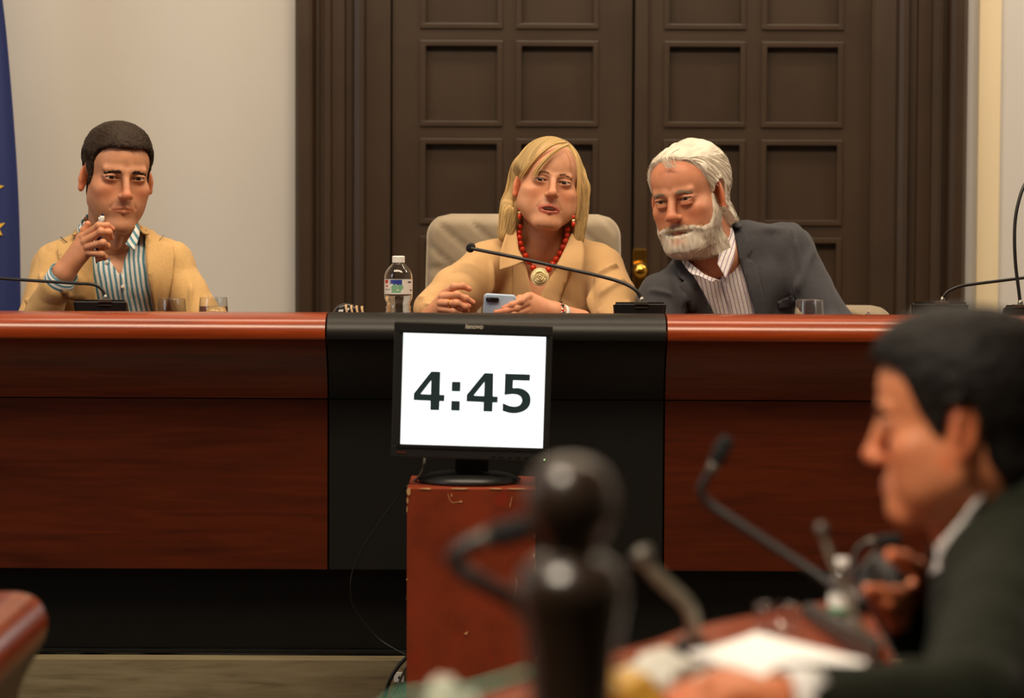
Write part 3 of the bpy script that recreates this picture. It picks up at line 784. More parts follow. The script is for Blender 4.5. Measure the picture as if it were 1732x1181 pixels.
def gpx(pts):                                                 # outline measured in the 1219-px enlargement of (640,530,320,310)
    return [mpx(640+a*320/1219, 530+c*310/1181) for a, c in pts]
def glyph(poly, holes=()):
    V, F = cdt(gpx(poly), [gpx(hh) for hh in holes]); W = np.array([mp(a, c, -0.0068) for a, c in V])
    W, F = thicken(W, F, np.tile((0, 0.002, 0), (len(W), 1))); obj('digit', W, F, M['digits'], scr_o, False)
glyph([(341, 374), (400, 376), (396, 524), (427, 525), (425, 566), (395, 565), (392, 624), (334, 622), (336, 563), (227, 558), (229, 515)], [[(341, 431), (338, 522), (273, 519)]])
glyph([(684, 384), (741, 386), (738, 534), (770, 536), (768, 575), (737, 574), (734, 633), (676, 631), (678, 572), (568, 567), (569, 524)], [[(684, 441), (681, 532), (614, 529)]])
for y0 in (0, 124):
    glyph([(474-y0*0.03, 439+y0), (530-y0*0.03, 441+y0), (528-y0*0.03, 503+y0), (472-y0*0.03, 501+y0)])
five = [(817, 388), (978, 393), (976, 434), (868, 431), (866, 480)]+[tuple(p) for p in spline([(868, 481), (905, 480), (945, 494), (972, 520), (981, 556), (972, 596), (945, 624), (900, 641), (850, 642), (800, 628)], 30)]
five += [(801, 577)]+[tuple(p) for p in spline([(803, 578), (840, 594), (876, 600), (905, 594), (922, 575), (925, 555), (915, 535), (895, 524), (862, 520), (812, 526)], 30)]
glyph(five)
def text(body, px, py, size, mt, parent, shear=0.0, depth=-0.0166):
    c = bpy.data.curves.new('lettering', 'FONT'); c.body = body; c.size = size; c.extrude = 0.0003; c.shear = shear; c.align_x = 'CENTER'; c.align_y = 'CENTER'
    c.materials.append(mt); o = bpy.data.objects.new('lettering', c); C.objects.link(o)
    u, v = mpx(px, py); R = Matrix.Rotation(mrot, 4, 'Y') @ Matrix.Rotation(math.pi/2, 4, 'X')
    c.offset = 0.0003 if size > 0.01 else 0.0
    me = bpy.data.meshes.new_from_object(o.evaluated_get(bpy.context.evaluated_depsgraph_get())); C.objects.unlink(o); bpy.data.objects.remove(o)
    o = bpy.data.objects.new('lettering', me); C.objects.link(o); o['kind'] = 'stuff'
    o.parent = parent; o.matrix_parent_inverse = Matrix.Translation(-parent.location) if parent.type == 'EMPTY' else Matrix.Identity(4)
    o.matrix_basis = Matrix.Translation(mp(u, v, depth)) @ R; return o
tl = text('lenovo', 802, 552, 0.0135, principled('silver_lettering', lin(214, 206, 190), 0.4)[0], mon, 0.15)
text('ThinkVision', 680, 764, 0.0042, principled('red_lettering', lin(168, 60, 44), 0.5)[0], mon)
bt = MB()
for i in range(6): u, v = mpx(834+i*14, 771+i*0.4); q = mbox(u-0.0045, v-0.0012, u+0.0045, v+0.0012, -0.0172, -0.015, 0.0005); bt.add(q.v, q.f)
bt.build('button_strip', M['black'], mon)
m, b = principled('power_led', (0.4, 0.9, 0.3), 0.3); b.inputs['Emission Color'].default_value = (0.6, 1.0, 0.35, 1); b.inputs['Emission Strength'].default_value = 2.5
u, v = mpx(920.5, 776.3); mbox(u-0.0011, v-0.0011, u+0.0011, v+0.0011, -0.0172, -0.015, 0.0003).build('power_light', m, mon)
MB().box((mc[0]-0.035, MY+0.045, bz+0.01), (mc[0]+0.035, MY+0.075, mc[2]+0.02), 0.006).build('neck', M['black'], mon)
MB().lathe([(0, 0), (0.105, 0.0), (0.108, 0.008), (0.085, 0.018), (0.03, 0.024), (0, 0.024)], (mc[0]-0.005, MY+0.06, bz), 40).build('stand', M['black'], mon, True)
M['cable_grey'] = principled('grey_cable', lin(120, 112, 98), 0.5)[0]; M['cable'] = principled('black_cable', lin(24, 23, 22), 0.45)[0]
MB().tube(spline([P(718, 776, MY+0.05), P(716, 792, MY+0.03), P(709, 806, MY+0.04), P(698, 816, MY+0.09), P(690, 824, MY+0.17)], 24), 0.0032, 8).build('monitor_cable', M['cable_grey'], mon, True)
thin = MB().tube(spline([P(698, 816, MY+0.10), P(688, 822, MY+0.22), P(676, 836, MY+0.26), P(650, 872, MY+0.28), P(615, 925, MY+0.30), P(597, 965, MY+0.31), P(593, 995, MY+0.31), P(600, 1030, MY+0.33), P(640, 1080, MY+0.34), P(690, 1110, MY+0.30)], 60), 0.0017, 7).build('thin_cable', M['cable'], None, True, label='thin black cable looping down the black panel left of the red pedestal', cat='cable')
MB().tube(spline([P(700, 1100, 6.505), P(683, 1117, 6.505), P(672, 1130, 6.505), P(660, 1150, 6.505), P(651, 1178, 6.50), P(645, 1215, 6.38), P(650, 1300, 6.36), P(700, 1390, 6.36)], 40), 0.0042, 8).build('power_cable', M['cable'], None, True, label='thick black power cable hanging down the pale step beside the pedestal', cat='cable')
MB().tube(spline([P(696, 1118, 6.515), P(684, 1136, 6.515), P(674, 1158, 6.515), P(664, 1182, 6.51), P(660, 1230, 6.40), P(672, 1320, 6.38), P(720, 1390, 6.38)], 40), 0.0028, 8).build('grey_cable', M['cable_grey'], None, True, label='thin grey cable hanging behind the pedestal by the wall socket', cat='cable')
so = P(675, 1146, 6.53); sk = MB().box((so[0]-0.011, 6.527, so[2]-0.011), (so[0]+0.011, 6.535, so[2]+0.011), 0.002).build('socket', M['white'], None, label='small pale socket on the step front beside the pedestal', cat='socket')
MB().lathe([(0, 0), (0.0032, 0), (0.0032, 0.001), (0, 0.001)], (so[0]+0.001, 6.5255, so[2]), 16, (0, 1, 0)).build('socket_hole', M['black'], sk)
# ------------------------------------------------------------------ people
def stripes(name, base, stripe, period, width, rough=0.8, thin=None):
    m, b = principled(name, base, rough); t = NT(m)
    a = t.new('ShaderNodeAttribute', attribute_name='u')
    wob = t.math('MULTIPLY', t.math('SUBTRACT', t.noise(t.coord(), 14, 2), 0.5), period*0.7)
    f = t.math('FRACT', t.math('DIVIDE', t.math('ADD', a.outputs['Fac'], wob), period))
    g = t.noise(t.coord(), 260, 2)
    e = 0.10
    c = t.ramp(f, [(0.0, base), (0.5-width/2-e/2, base), (0.5-width/2+e/2, stripe), (0.5+width/2-e/2, stripe), (0.5+width/2+e/2, base)])
    t.link(t.mix(1.0, c, t.ramp(g, [(0.3, (0.88, 0.88, 0.88)), (0.7, (1.05, 1.05, 1.05))]), 'MULTIPLY'), b.inputs['Base Color'])
    t.bump(g, 0.2, 0.0006); return m
M['shirt_teal'] = stripes('teal_striped_shirt', lin(228, 226, 220), lin(84, 140, 158), 0.0118, 0.46)
M['shirt_lilac'] = stripes('lilac_striped_shirt', lin(236, 230, 228), lin(150, 130, 165), 0.0098, 0.22)
M['linen'] = fabric('tan_linen', lin(206, 168, 112), 0.10, 330)
M['suit_grey'] = fabric('grey_suit_cloth', lin(68, 68, 72), 0.14, 380)
M['blouse'] = fabric('sand_cotton', lin(208, 168, 118), 0.05, 520, 0.75, 0.15)
M['olive'] = fabric('olive_jacket_cloth', lin(20, 23, 10), 0.12, 300, sheen=0.02)
M['trousers'] = fabric('dark_trousers', lin(40, 42, 50), 0.1, 400)
M['shirt_white'] = fabric('white_shirt', lin(224, 220, 216), 0.04, 400)
M['button'] = principled('shirt_button', lin(230, 224, 210), 0.3)[0]
def wrinkle(V, F, amp, scale, axis=None, seed=0):
    """cloth folds: ridged value noise pushed along the normals"""
    n = normals(V, F); p = V*np.array(scale)
    r = 1-2*np.abs(vnoise(p, seed)); r2 = 1-2*np.abs(vnoise(p*2.1+5, seed+1))
    return V+n*((np.sign(r)*np.abs(r)**1.3*0.65+r2*0.35)*amp*1.35)[:, None]
def cloth_part(name, sd, m, person, amp=0.002, scale=(14, 14, 9), seed=0, attr=None, extra=None, label=None):
    V, F = sd.mesh()
    if amp: V = wrinkle(V, F, amp, scale, seed=seed)
    if extra is not None: V = extra(V, normals(V, F))
    return obj(name, V, F, m, person, attr=attr(V) if attr else None, label=label)
def folds(V, N, lines):
    """explicit creases: (point a, point b, half width, depth) pushed along the normals"""
    for a, b, wd, dp in lines:
        ab = b-a; t = np.clip(((V-a) @ ab)/(ab @ ab), 0, 1); d = np.linalg.norm(V-a-t[:, None]*ab, axis=1); wd = wd*0.85; dp = dp*1.7
        V = V-N*(dp*np.exp(-(d/wd)**2)*np.sin(math.pi*np.clip(t*0.9+0.05, 0, 1)))[:, None]
    return V
def legs(person, hip, knees_y, m, seat_z=0.66):
    s = SDF((hip[0]-0.30, knees_y-0.20, DZ-0.02), (hip[0]+0.30, hip[1]+0.2, seat_z+0.22), 0.012)
    for e in (-1, 1):
        s.rc((hip[0]+e*0.09, hip[1], seat_z+0.085), (hip[0]+e*0.14, knees_y, seat_z+0.055), 0.085, 0.062, 0.03)
        s.rc((hip[0]+e*0.14, knees_y, seat_z+0.05), (hip[0]+e*0.14, knees_y+0.03, DZ+0.09), 0.06, 0.045, 0.03)
    s.rc((hip[0]-0.07, hip[1], seat_z+0.11), (hip[0]+0.07, hip[1], seat_z+0.11), 0.11, 0.11, 0.04)
    V, F = s.mesh(); obj('trousers', V, F, m, person)
    for e in (-1, 1):
        q = SDF((hip[0]+e*0.14-0.07, knees_y-0.20, DZ-0.01), (hip[0]+e*0.14+0.07, knees_y+0.10, DZ+0.13), 0.008)
        q.rc((hip[0]+e*0.14, knees_y+0.03, DZ+0.045), (hip[0]+e*0.14, knees_y-0.13, DZ+0.032), 0.045, 0.032, 0.02)
        q.d = np.maximum(q.d, (DZ-q.xyz()[2]))
        V, F = q.mesh(); obj('shoe', V, F, M['black'], person)
def hand_mesh(chains, palm, base, h=0.0013, seed=1, nails=()):
    """chains: [(points, radii)], palm: [(a, b, ra, rb)] in world space"""
    allp = np.vstack([np.array(c[0]) for c in chains]+[np.array((p[0], p[1])) for p in palm])
    s = SDF(allp.min(0)-0.05, allp.max(0)+0.05, h)
    for a, b, ra, rb in palm: s.rc(a, b, ra, rb, 0.012)
    first = s.d.copy()
    for pts, rad in chains:
        f = SDF.__new__(SDF); f.lo, f.h, f.ax = s.lo, s.h, s.ax; f.d = np.full_like(s.d, 0.4)
        f.chain(pts, rad, 0.004)
        for p, r in zip(pts[1:-1], rad[1:-1]): f.ell(p, (r*1.04,)*3, 0.004)
        # finger joins the palm softly, stays apart from its neighbours
        k = 0.007*np.clip(1-np.maximum(0, np.sqrt(sum((c-p0)**2 for c, p0 in zip(s.xyz(), pts[0]))))/0.03, 0.12, 1)
        hh = np.maximum(k-np.abs(s.d-f.d), 0)/k; s.d = (np.minimum(s.d, f.d)-hh*hh*k*0.25).astype(np.float32)
    V, F = s.mesh()
    c = np.tile(np.array(base), (len(V), 1))
    for pts, rad in chains:
        for p, wg in ((pts[-1], 0.5), (pts[-2], 0.25)):
            d = np.linalg.norm(V-np.array(p), axis=1); wv = wg*np.exp(-(d/0.012)**2); c = c*(1-wv[:, None])+np.array(base)*np.array((1.10, 0.72, 0.66))*wv[:, None]
    return V, F, c
def pts(*a): return [P(*q) for q in a]
def hair_part(name, Mx, parts, person, **k):
    V, F, c = joinm(parts); return obj(name, xf(Mx, V), F, M['hair'], person, col=c, **k)
def quadtri(F): return np.asarray(F)
def cap_colors(V, base, amt=0.18, sc=(60, 60, 18), seed=3):
    n = vnoise(V*np.array(sc), seed); return np.clip(np.array(base)[None]*(1+amt*n)[:, None], 0, 1)
def ring_tube(a, b, ra, rb, thick, n=40, m=5, flat=None):
    """open cuff between two axis points, with thickness; returns V, F, u (arc length round it)"""
    a = np.array(a); b = np.array(b); ax = b-a; L = np.linalg.norm(ax); ax /= L
    q = np.array(Vector((0, 0, 1)).rotation_difference(Vector(ax)).to_matrix()); V = []; U = []
    prof = [(0.0, ra), (0.5, (ra+rb)/2+0.001), (1.0, rb), (1.0, rb-thick), (0.5, (ra+rb)/2-thick), (0.0, ra-thick)]
    for t, r in prof:
        for j in range(n):
            an = 2*math.pi*j/n; V.append(a+ax*L*t+q @ np.array((r*math.cos(an), r*math.sin(an), 0))); U.append(L*t*0.98)
    k = len(prof)
    F = np.array([(i*n+j, i*n+(j+1) % n, ((i+1) % k)*n+(j+1) % n, ((i+1) % k)*n+j) for i in range(k) for j in range(n)])
    return np.array(V), F, np.array(U)

# ================================================== young man in the tan jacket
def young_man():
    t0 = P(190, 600, 7.15)
    person = thing('person', 'seated dark-haired man in tan linen jacket and blue-striped shirt holding up a pen', 'person', (t0[0], 7.15, DZ))
    base = np.array(lin(206, 148, 112))
    hm = head_matrix((212, 300), 6.99, 21, 3, 3, 1.025)
    nb = P(192, 408, 7.115)
    q = dict(skull=0.96, jaw=0.98, cheek=0.95, fat=0.9, length=0.009, brow=1.2, nose_len=0.003, nose_w=0.90, nose_out=0.003, lip=0.85, mouth_w=0.0235, frown=0.0022, lid=0.0033, lid_z=-0.0022, ear=0.92, adam=1, fold=0.2, stubble=(base*np.array((0.62, 0.58, 0.55)), 0.35), lips=tuple(base*np.array((0.82, 0.52, 0.46))), lip_w=0.65)
    hs = head_sdf(q, hm, nb, 0.058)
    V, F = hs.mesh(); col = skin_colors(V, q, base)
    parts = [(xf(hm, V), F, col)]
    # torso and arms
    s = SDF(P(-20, 300, 6.78)*np.array((1, 0, 0))+np.array((0, 6.76, 0.66)), np.array((P(400, 300, 7.2)[0], 7.36, 1.225)), 0.004)
    SR, SL = P(96, 450, 7.10), P(288, 447, 7.12); ER, EL = P(54, 566, 6.99), P(356, 566, 7.04)
    s.ell(P(192, 535, 7.15), (0.165, 0.112, 0.23), 0.02)
    s.rc(P(150, 470, 7.10), P(235, 470, 7.10), 0.085, 0.085, 0.04)
    s.rc(nb+np.array((-0.01, 0.02, -0.012)), SR, 0.062, 0.055, 0.03); s.rc(nb+np.array((0.01, 0.02, -0.012)), SL, 0.062, 0.055, 0.03)
    s.rc(SR, ER, 0.056, 0.050, 0.02); s.rc(SL, EL, 0.056, 0.048, 0.02)
    s.rc(EL, P(285, 590, 6.86), 0.048, 0.040, 0.015)
    WR = P(108, 462, 6.892)
    sl = ER+(WR-ER)*0.76
    s.rc(ER, sl, 0.050, 0.039, 0.008)
    body = s.clone(-0.020); Vb, Fb = body.mesh(); parts.append((Vb, Fb, np.tile(base, (len(Vb), 1))))
    # hand with pen
    W = WR
    ch = [(pts((141, 400, 6.878), (167, 382, 6.862), (181, 382, 6.868), (190, 387, 6.876)), (0.0090, 0.0080, 0.0073, 0.0064)),
          (pts((144, 409, 6.870), (171, 392, 6.852), (184, 393, 6.862), (188, 402, 6.874)), (0.0092, 0.0083, 0.0075, 0.0066)),
          (pts((148, 418, 6.868), (174, 411, 6.850), (181, 416, 6.868), (171, 422, 6.886)), (0.0088, 0.0080, 0.0073, 0.0065)),
          (pts((151, 428, 6.870), (172, 430, 6.856), (177, 435, 6.872), (166, 439, 6.886)), (0.0079, 0.0071, 0.0065, 0.0058)),
          (pts((122, 432, 6.905), (136, 404, 6.915), (143, 390, 6.915), (148, 379, 6.912)), (0.0135, 0.0105, 0.0092, 0.0078))]
    palm = [(W, P(141, 403, 6.884), 0.0215, 0.0135), (W, P(146, 413, 6.880), 0.0215, 0.0145), (W, P(149, 424, 6.880), 0.0200, 0.0135), (P(116, 450, 6.898), P(136, 420, 6.893), 0.020, 0.018), (W, ER, 0.0235, 0.036)]
    Vh, Fh, ch_ = hand_mesh(ch, palm, base*np.array((1.0, 0.97, 0.95)))
    parts.append((Vh, Fh, ch_))
    V, F, col = joinm(parts); obj('body', V, F, M['skin'], person, col=col)
    eyeballs(hm, 1, lin(58, 40, 26), (-4, 0), person)
    dark = np.array(lin(48, 36, 26))
    brows(hs, hm, person, dark*1.3, 1.15, 95, 0.0010, -0.0030)
    # hair
    mz = lambda y: np.interp(y, [-0.10, -0.085, -0.065, -0.050, -0.040, -0.026, -0.013, -0.008, 0.020, 0.030, 0.055, 0.10], [0.066, 0.066, 0.060, 0.040, 0.010, -0.022, -0.026, 0.022, 0.024, -0.035, -0.072, -0.085])
    X, Y, Z = hs.xyz()
    hd = hs.clone(); gap = (mz(np.minimum(Y, np.where((np.abs(X) < 0.047) & (Y < 0), -0.09, 1)))-Z)*0.6
    th = 0.0045+0.011*np.clip((Z-0.02)/0.08, 0, 1)
    hd.d = -smin(-(hs.d-th), -gap, 0.006); hd.d = hd.d.astype(np.float32)
    earcut = 0.036-np.sqrt(((Y-0.010)/0.65)**2+(Z+0.012)**2)
    hd.d = np.where(np.abs(X) > 0.066, np.maximum(hd.d, earcut*0.8), hd.d).astype(np.float32)
    Vc, Fc = hd.mesh(); nC = normals(Vc, Fc)
    Vc = Vc+nC*(0.0012*vnoise(Vc*np.array((240, 90, 240)), 5))[:, None]
    parts = [(Vc, Fc, cap_colors(Vc, dark, 0.25))]
    up = np.where((nC[:, 2] > -0.2) & ~((np.abs(Vc[:, 0]) > 0.060) & (Vc[:, 2] < 0.04)))[0]; ii = rng.choice(up, 1500)
    A = Vc[ii]
    def d(p, t): return np.stack([0.35-0.9*p[:, 0]*0+0.25*np.sign(p[:, 0])*(np.abs(p[:, 0]) > 0.06), -0.55*(p[:, 2] > 0.06)+0.15, -0.8*(np.abs(p[:, 0]) > 0.055)+0.05], 1)
    Vs, Fs, sid, _ = strands(hd, A, d, 5, 0.0036, 0.0008, 0.0006, jit=0.25)
    f = rng.uniform(0.6, 1.5, len(A))[sid]; parts.append((Vs, Fs, dark[None]*f[:, None]))
    hair_part('hair', hm, parts, person)
    # shirt
    u = lambda V: {'u': V[:, 0]+0.13*V[:, 2]}
    sh = s.clone(-0.010)
    sh.cut_prism([P(a, b, 7.0)[[0, 2]] for a, b in ((138, 300), (240, 300), (232, 384), (213, 412), (205, 438), (201, 466), (190, 450), (177, 434), (158, 405), (143, 384))], 0.003, 6.5, 7.12)
    sh.rc(nb+np.array((0, 0.015, 0.025)), P(192, 350, 7.06), 0.056, 0.06, 0.004, -1)
    sh.keep(sh.xyz()[0]*0+np.where((np.abs(sh.xyz()[0]-P(192, 500, 7.0)[0]) < 0.14), -1, 1)+0*sh.d, 0.0)
    cloth_part('shirt', sh, M['shirt_teal'], person, 0.0022, (16, 10, 7), 11, u)
    # placket, buttons, collar leaves, cuff
    pv, pf = patch(s.clone(-0.010), [(200, 462), (209, 466), (216, 500), (218, 538), (207, 538), (203, 500)], 7.0, 0.0025, 0.002); obj('placket', pv, pf, M['shirt_teal'], person, attr={'u': pv[:, 0]+0.13*pv[:, 2]})
    for (px, py) in ((181, 443), (208, 485)):
        y, _h = s.front(*P(px, py, 7.0)[[0, 2]][:, None], -0.010); c = P(px, py, float(y[0]))
        bo = MB().lathe([(0, -0.001), (0.0036, -0.001), (0.0044, 0.0), (0.0044, 0.0012), (0.003, 0.0018), (0.0, 0.0016)], c-np.array((0, 0.0046, 0)), 18, (0, -1, 0)).build('button', M['button'], person, True)
    def coll(top, bot, nm='collar', mt='shirt_teal', th=0.0022, bulge=0.002, tilt=1.0):
        V, F = ruled(pts(*top), pts(*bot), th, 26, 6, bulge); return fix_normals(obj(nm, V, F, M[mt], person, attr={'u': V[:, 0]*0.8+V[:, 2]*0.55}))
    coll([(221, 374, 7.05), (228, 383, 7.02), (226, 390, 6.995), (212, 413, 6.978)], [(228, 372, 7.07), (235, 385, 7.04), (235, 402, 7.0), (227, 424, 6.972)])
    coll([(228, 372, 7.08), (190, 356, 7.16), (150, 362, 7.13), (138, 374, 7.08), (137, 388, 7.03)], [(232, 386, 7.08), (190, 372, 7.17), (145, 376, 7.13), (131, 386, 7.07), (134, 398, 7.02)], bulge=0.003)
    coll([(143, 374, 7.06), (150, 392, 7.01), (160, 408, 6.985), (170, 421, 6.975)], [(133, 384, 7.05), (138, 404, 7.01), (148, 424, 6.98), (158, 432, 6.972)])
    # jacket
    jk = s.clone()
    jk.cut_prism([P(a, b, 7.0)[[0, 2]] for a, b in ((134, 290), (236, 290), (236, 384), (243, 430), (253, 490), (261, 545), (262, 640), (166, 640), (166, 545), (160, 490), (151, 430), (138, 388))], 0.003, 6.5, 7.10)
    jk.rc(nb+np.array((0, 0.02, -0.05)), P(190, 350, 7.09), 0.064, 0.064, 0.006, -1)
    hol = ER+(WR-ER)*0.62
    jk.rc(hol, WR+(WR-ER)*0.1, 0.030, 0.030, 0.003, -1)
    L = [(P(20, 500, 6.95), P(75, 470, 6.98), 0.007, 0.007), (P(14, 522, 6.94), P(70, 500, 6.95), 0.006, 0.006), (P(55, 428, 7.04), P(80, 500, 7.0), 0.006, 0.008), (P(70, 520, 6.93), P(105, 500, 6.91), 0.005, 0.005),
         (P(324, 415, 7.06), P(322, 520, 7.02), 0.005, 0.008), (P(310, 500, 7.0), P(355, 470, 7.02), 0.010, 0.008), (P(320, 525, 7.0), P(365, 505, 7.0), 0.010, 0.007), (P(90, 430, 7.0), P(60, 450, 7.0), 0.006, 0.004), (P(118, 480, 7.01), P(126, 530, 7.0), 0.008, 0.005)]
    cloth_part('jacket', jk, M['linen'], person, 0.0038, (17, 13, 8), 21, None, lambda V, N: folds(V, N, L))
    fl = s.clone()
    def lap(px, off, nm):
        V, F = patch(fl, px, 7.0, off, 0.0035, 0.012); obj(nm, V, F, M['linen'], person)
    lap([(237, 388), (250, 391), (262, 402), (264, 407), (285, 414), (290, 432), (288, 470), (282, 500), (272, 545), (261, 545), (253, 490), (243, 430)], 0.0042, 'lapel')
    lap([(137, 388), (124, 394), (108, 410), (91, 421), (97, 442), (112, 478), (136, 520), (146, 545), (166, 545), (160, 490), (151, 430)], 0.0042, 'lapel')
    for a, b in (((263, 408), (269, 399)), ((93, 402), (107, 411))):
        V, F = patch(fl, [(a[0], a[1]-1), (b[0], b[1]-1), (b[0], b[1]+0.6), (a[0], a[1]+0.6)], 7.0, 0.0055, 0.001, 0.004, 4); obj('notch_seam', V, F, M['trousers'], person)
    V, F = ruled(pts((236, 386, 7.05), (228, 372, 7.16), (190, 364, 7.21), (150, 368, 7.19), (136, 386, 7.05)), pts((252, 396, 7.05), (240, 388, 7.18), (190, 380, 7.235), (136, 386, 7.20), (122, 398, 7.05)), 0.005, 30, 5, 0.005); fix_normals(obj('jacket_collar', V, F, M['linen'], person))
    c0 = ER+(WR-ER)*0.66; c1 = ER+(WR-ER)*1.0
    V, F, U = ring_tube(c0, c1, 0.0345, 0.0335, 0.0022); obj('cuff', wrinkle(V, F, 0.0012, (30, 30, 30)), F, M['shirt_teal'], person, attr={'u': U})
    for k in range(2):
        a = P(80-7*k, 521+4*k, 6.918); MB().lathe([(0, -0.002), (0.004, -0.002), (0.0055, 0), (0.004, 0.002), (0, 0.002)], a, 14, (0.3, -1, 0)).build('sleeve_button', M['pocket_dark'] if 'pocket_dark' in M else M['trousers'], person, True)
    legs(person, P(190, 600, 7.17), 6.92, M['trousers'])
    # pen
    a, b = P(173.5, 361, 6.888), P(163, 446, 6.894); ax = b-a; ax /= np.linalg.norm(ax); L_ = np.linalg.norm(b-a)
    pen = thing('pen', 'white and blue ballpoint pen held upright in the young man\'s raised hand', 'pen', b)
    MB().lathe([(0, 0), (0.0026, 0.0005), (0.0032, 0.003), (0.0032, 0.006), (0, 0.006)], a, 14, ax).build('pen_button', principled('navy_plastic', lin(30, 34, 70), 0.3)[0], pen, True)
    MB().lathe([(0, 0.005), (0.0050, 0.006), (0.0056, 0.010), (0.0060, 0.030), (0, 0.030)], a, 18, ax).build('barrel', M['white'], pen, True)
    MB().lathe([(0, 0.029), (0.0061, 0.030), (0.0060, L_-0.018), (0.0022, L_-0.004), (0.0008, L_), (0, L_)], a, 18, ax).build('grip', principled('blue_plastic', lin(30, 30, 96), 0.3)[0], pen, True)
    cl = a+ax*0.008+np.array((-0.0068, -0.001, 0)); MB().tube([cl, cl+ax*0.012, cl+ax*0.026], 0.0012, 8).build('clip', M['silver'], pen, True)
young_man()
# ================================================== woman in the sand blouse
def woman():
    t0 = P(935, 600, 7.2)
    person = thing('person', 'seated blonde woman in sand coloured blouse with a red bead necklace', 'person', (t0[0], 7.2, DZ))
    base = np.array(lin(214, 156, 120))
    SC = 0.915
    hm = head_matrix((935, 306), 7.02, 7, -7, 8, SC)
    nb = P(918, 418, 7.14)
    q = dict(skull=0.98, top=0.084, jaw=1.20, cheek=1.10, fat=1.6, length=0.004, brow=0.55, nose_len=-0.002, nose_w=0.98, nose_out=0.001, lip=0.95, mouth_w=0.0265, frown=0.0022, lid=0.0037, lid_z=-0.0012, ear=0.95, open=0.0034, fold=0.85, lash_w=0.85,
             lips=lin(172, 78, 66), lip_w=0.8, blush=(1.06, 0.74, 0.68))
    hs = head_sdf(q, hm, nb, 0.054/SC)
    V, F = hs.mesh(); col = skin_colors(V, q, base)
    parts = [(xf(hm, V), F, col)]
    s = SDF(np.array((P(660, 300, 6.8)[0], 6.74, 0.66)), np.array((P(1110, 300, 7.2)[0], 7.38, 1.225)), 0.004)
    SR, SL = P(826, 447, 7.12), P(1012, 455, 7.14); ER, EL = P(722, 530, 7.00), P(1048, 560, 7.02)
    s.ell(P(918, 540, 7.17), (0.150, 0.115, 0.21), 0.02)
    for e in (-1, 1): s.ell(P(918+e*52, 900, 7.085), (0.065, 0.065, 0.075), 0.05)
    s.rc(nb+np.array((-0.01, 0.025, -0.006)), SR, 0.058, 0.055, 0.035); s.rc(nb+np.array((0.015, 0.025, -0.006)), SL, 0.058, 0.055, 0.035)
    body = s.clone()
    body.rc(SR, ER, 0.050, 0.042, 0.02); body.rc(SL, EL, 0.050, 0.042, 0.02); body.d += 0.016
    Vb, Fb = body.mesh(); parts.append((Vb, Fb, np.tile(base, (len(Vb), 1))))
    # loose sleeves
    s.rc(SR, P(775, 490, 7.04), 0.058, 0.056, 0.02); s.rc(P(775, 490, 7.04), P(728, 522, 6.985), 0.056, 0.042, 0.03); s.rc(P(728, 900, 6.985), P(748, 548, 6.93), 0.043, 0.042, 0.02)
    s.rc(SL, P(1036, 505, 7.06), 0.058, 0.054, 0.02); s.rc(P(1036, 505, 7.06), P(1046, 575, 6.98), 0.054, 0.050, 0.02)
    # hands
    h1 = [(pts((754, 494, 6.850), (768, 485, 6.836), (782, 484, 6.836), (793.5, 489, 6.840)), (0.0088, 0.0079, 0.0072, 0.0062)),
          (pts((748, 502, 6.842), (773, 499, 6.824), (788, 505, 6.828), (800, 512, 6.834)), (0.0090, 0.0081, 0.0073, 0.0062)),
          (pts((746, 513, 6.838), (772, 513, 6.818), (786, 519, 6.826), (790, 526, 6.838)), (0.0088, 0.0079, 0.0072, 0.0062)),
          (pts((746, 523, 6.840), (768, 526, 6.824), (780, 531, 6.832), (782, 536, 6.842)), (0.0080, 0.0072, 0.0066, 0.0058)),
          (pts((748, 900, 6.875), (768, 512, 6.872), (782, 513, 6.866), (792, 518, 6.860)), (0.0115, 0.0095, 0.0085, 0.0070))]
    W1 = P(728, 540, 6.885)
    p1 = [(W1, P(752, 500, 6.858), 0.021, 0.0135), (W1, P(749, 511, 6.852), 0.021, 0.0145), (W1, P(748, 522, 6.852), 0.020, 0.0135), (W1, P(712, 560, 6.93), 0.022, 0.030)]
    parts.append(hand_mesh(h1, p1, base*np.array((1.02, 0.95, 0.93))))
    h2 = [(pts((893, 502, 6.838), (880, 510, 6.815), (866, 516, 6.806), (852, 521.5, 6.806)), (0.0092, 0.0080, 0.0072, 0.0062)),
          (pts((890, 513, 6.830), (872, 522, 6.808), (856, 526, 6.804), (839, 528.5, 6.806)), (0.0090, 0.0080, 0.0072, 0.0062)),
          (pts((890, 525, 6.830), (870, 532, 6.808), (855, 535, 6.804), (842, 537, 6.806)), (0.0088, 0.0079, 0.0070, 0.0060)),
          (pts((894, 534, 6.832), (876, 540, 6.812), (862, 543, 6.806), (850, 545, 6.806)), (0.0080, 0.0072, 0.0064, 0.0056)),
          (pts((912, 512, 6.868), (893, 503, 6.862), (880, 506, 6.850), (868, 510, 6.842)), (0.0120, 0.0098, 0.0086, 0.0070))]
    W2 = P(938, 529, 6.862)
    p2 = [(W2, P(897, 504, 6.848), 0.0205, 0.0135), (W2, P(894, 515, 6.842), 0.0205, 0.0145), (W2, P(894, 527, 6.842), 0.020, 0.0135), (W2, P(982, 545, 6.90), 0.0215, 0.029)]
    parts.append(hand_mesh(h2, p2, base*np.array((1.02, 0.95, 0.93))))
    V, F, col = joinm(parts); obj('body', V, F, M['skin'], person, col=col)
    eyeballs(hm, 1, lin(66, 48, 34), (-10, 2), person)
    brows(hs, hm, person, np.array(lin(128, 92, 62)), 0.8, 60, 0.0025, 0.0015)
    # teeth
    tv = MB(); 
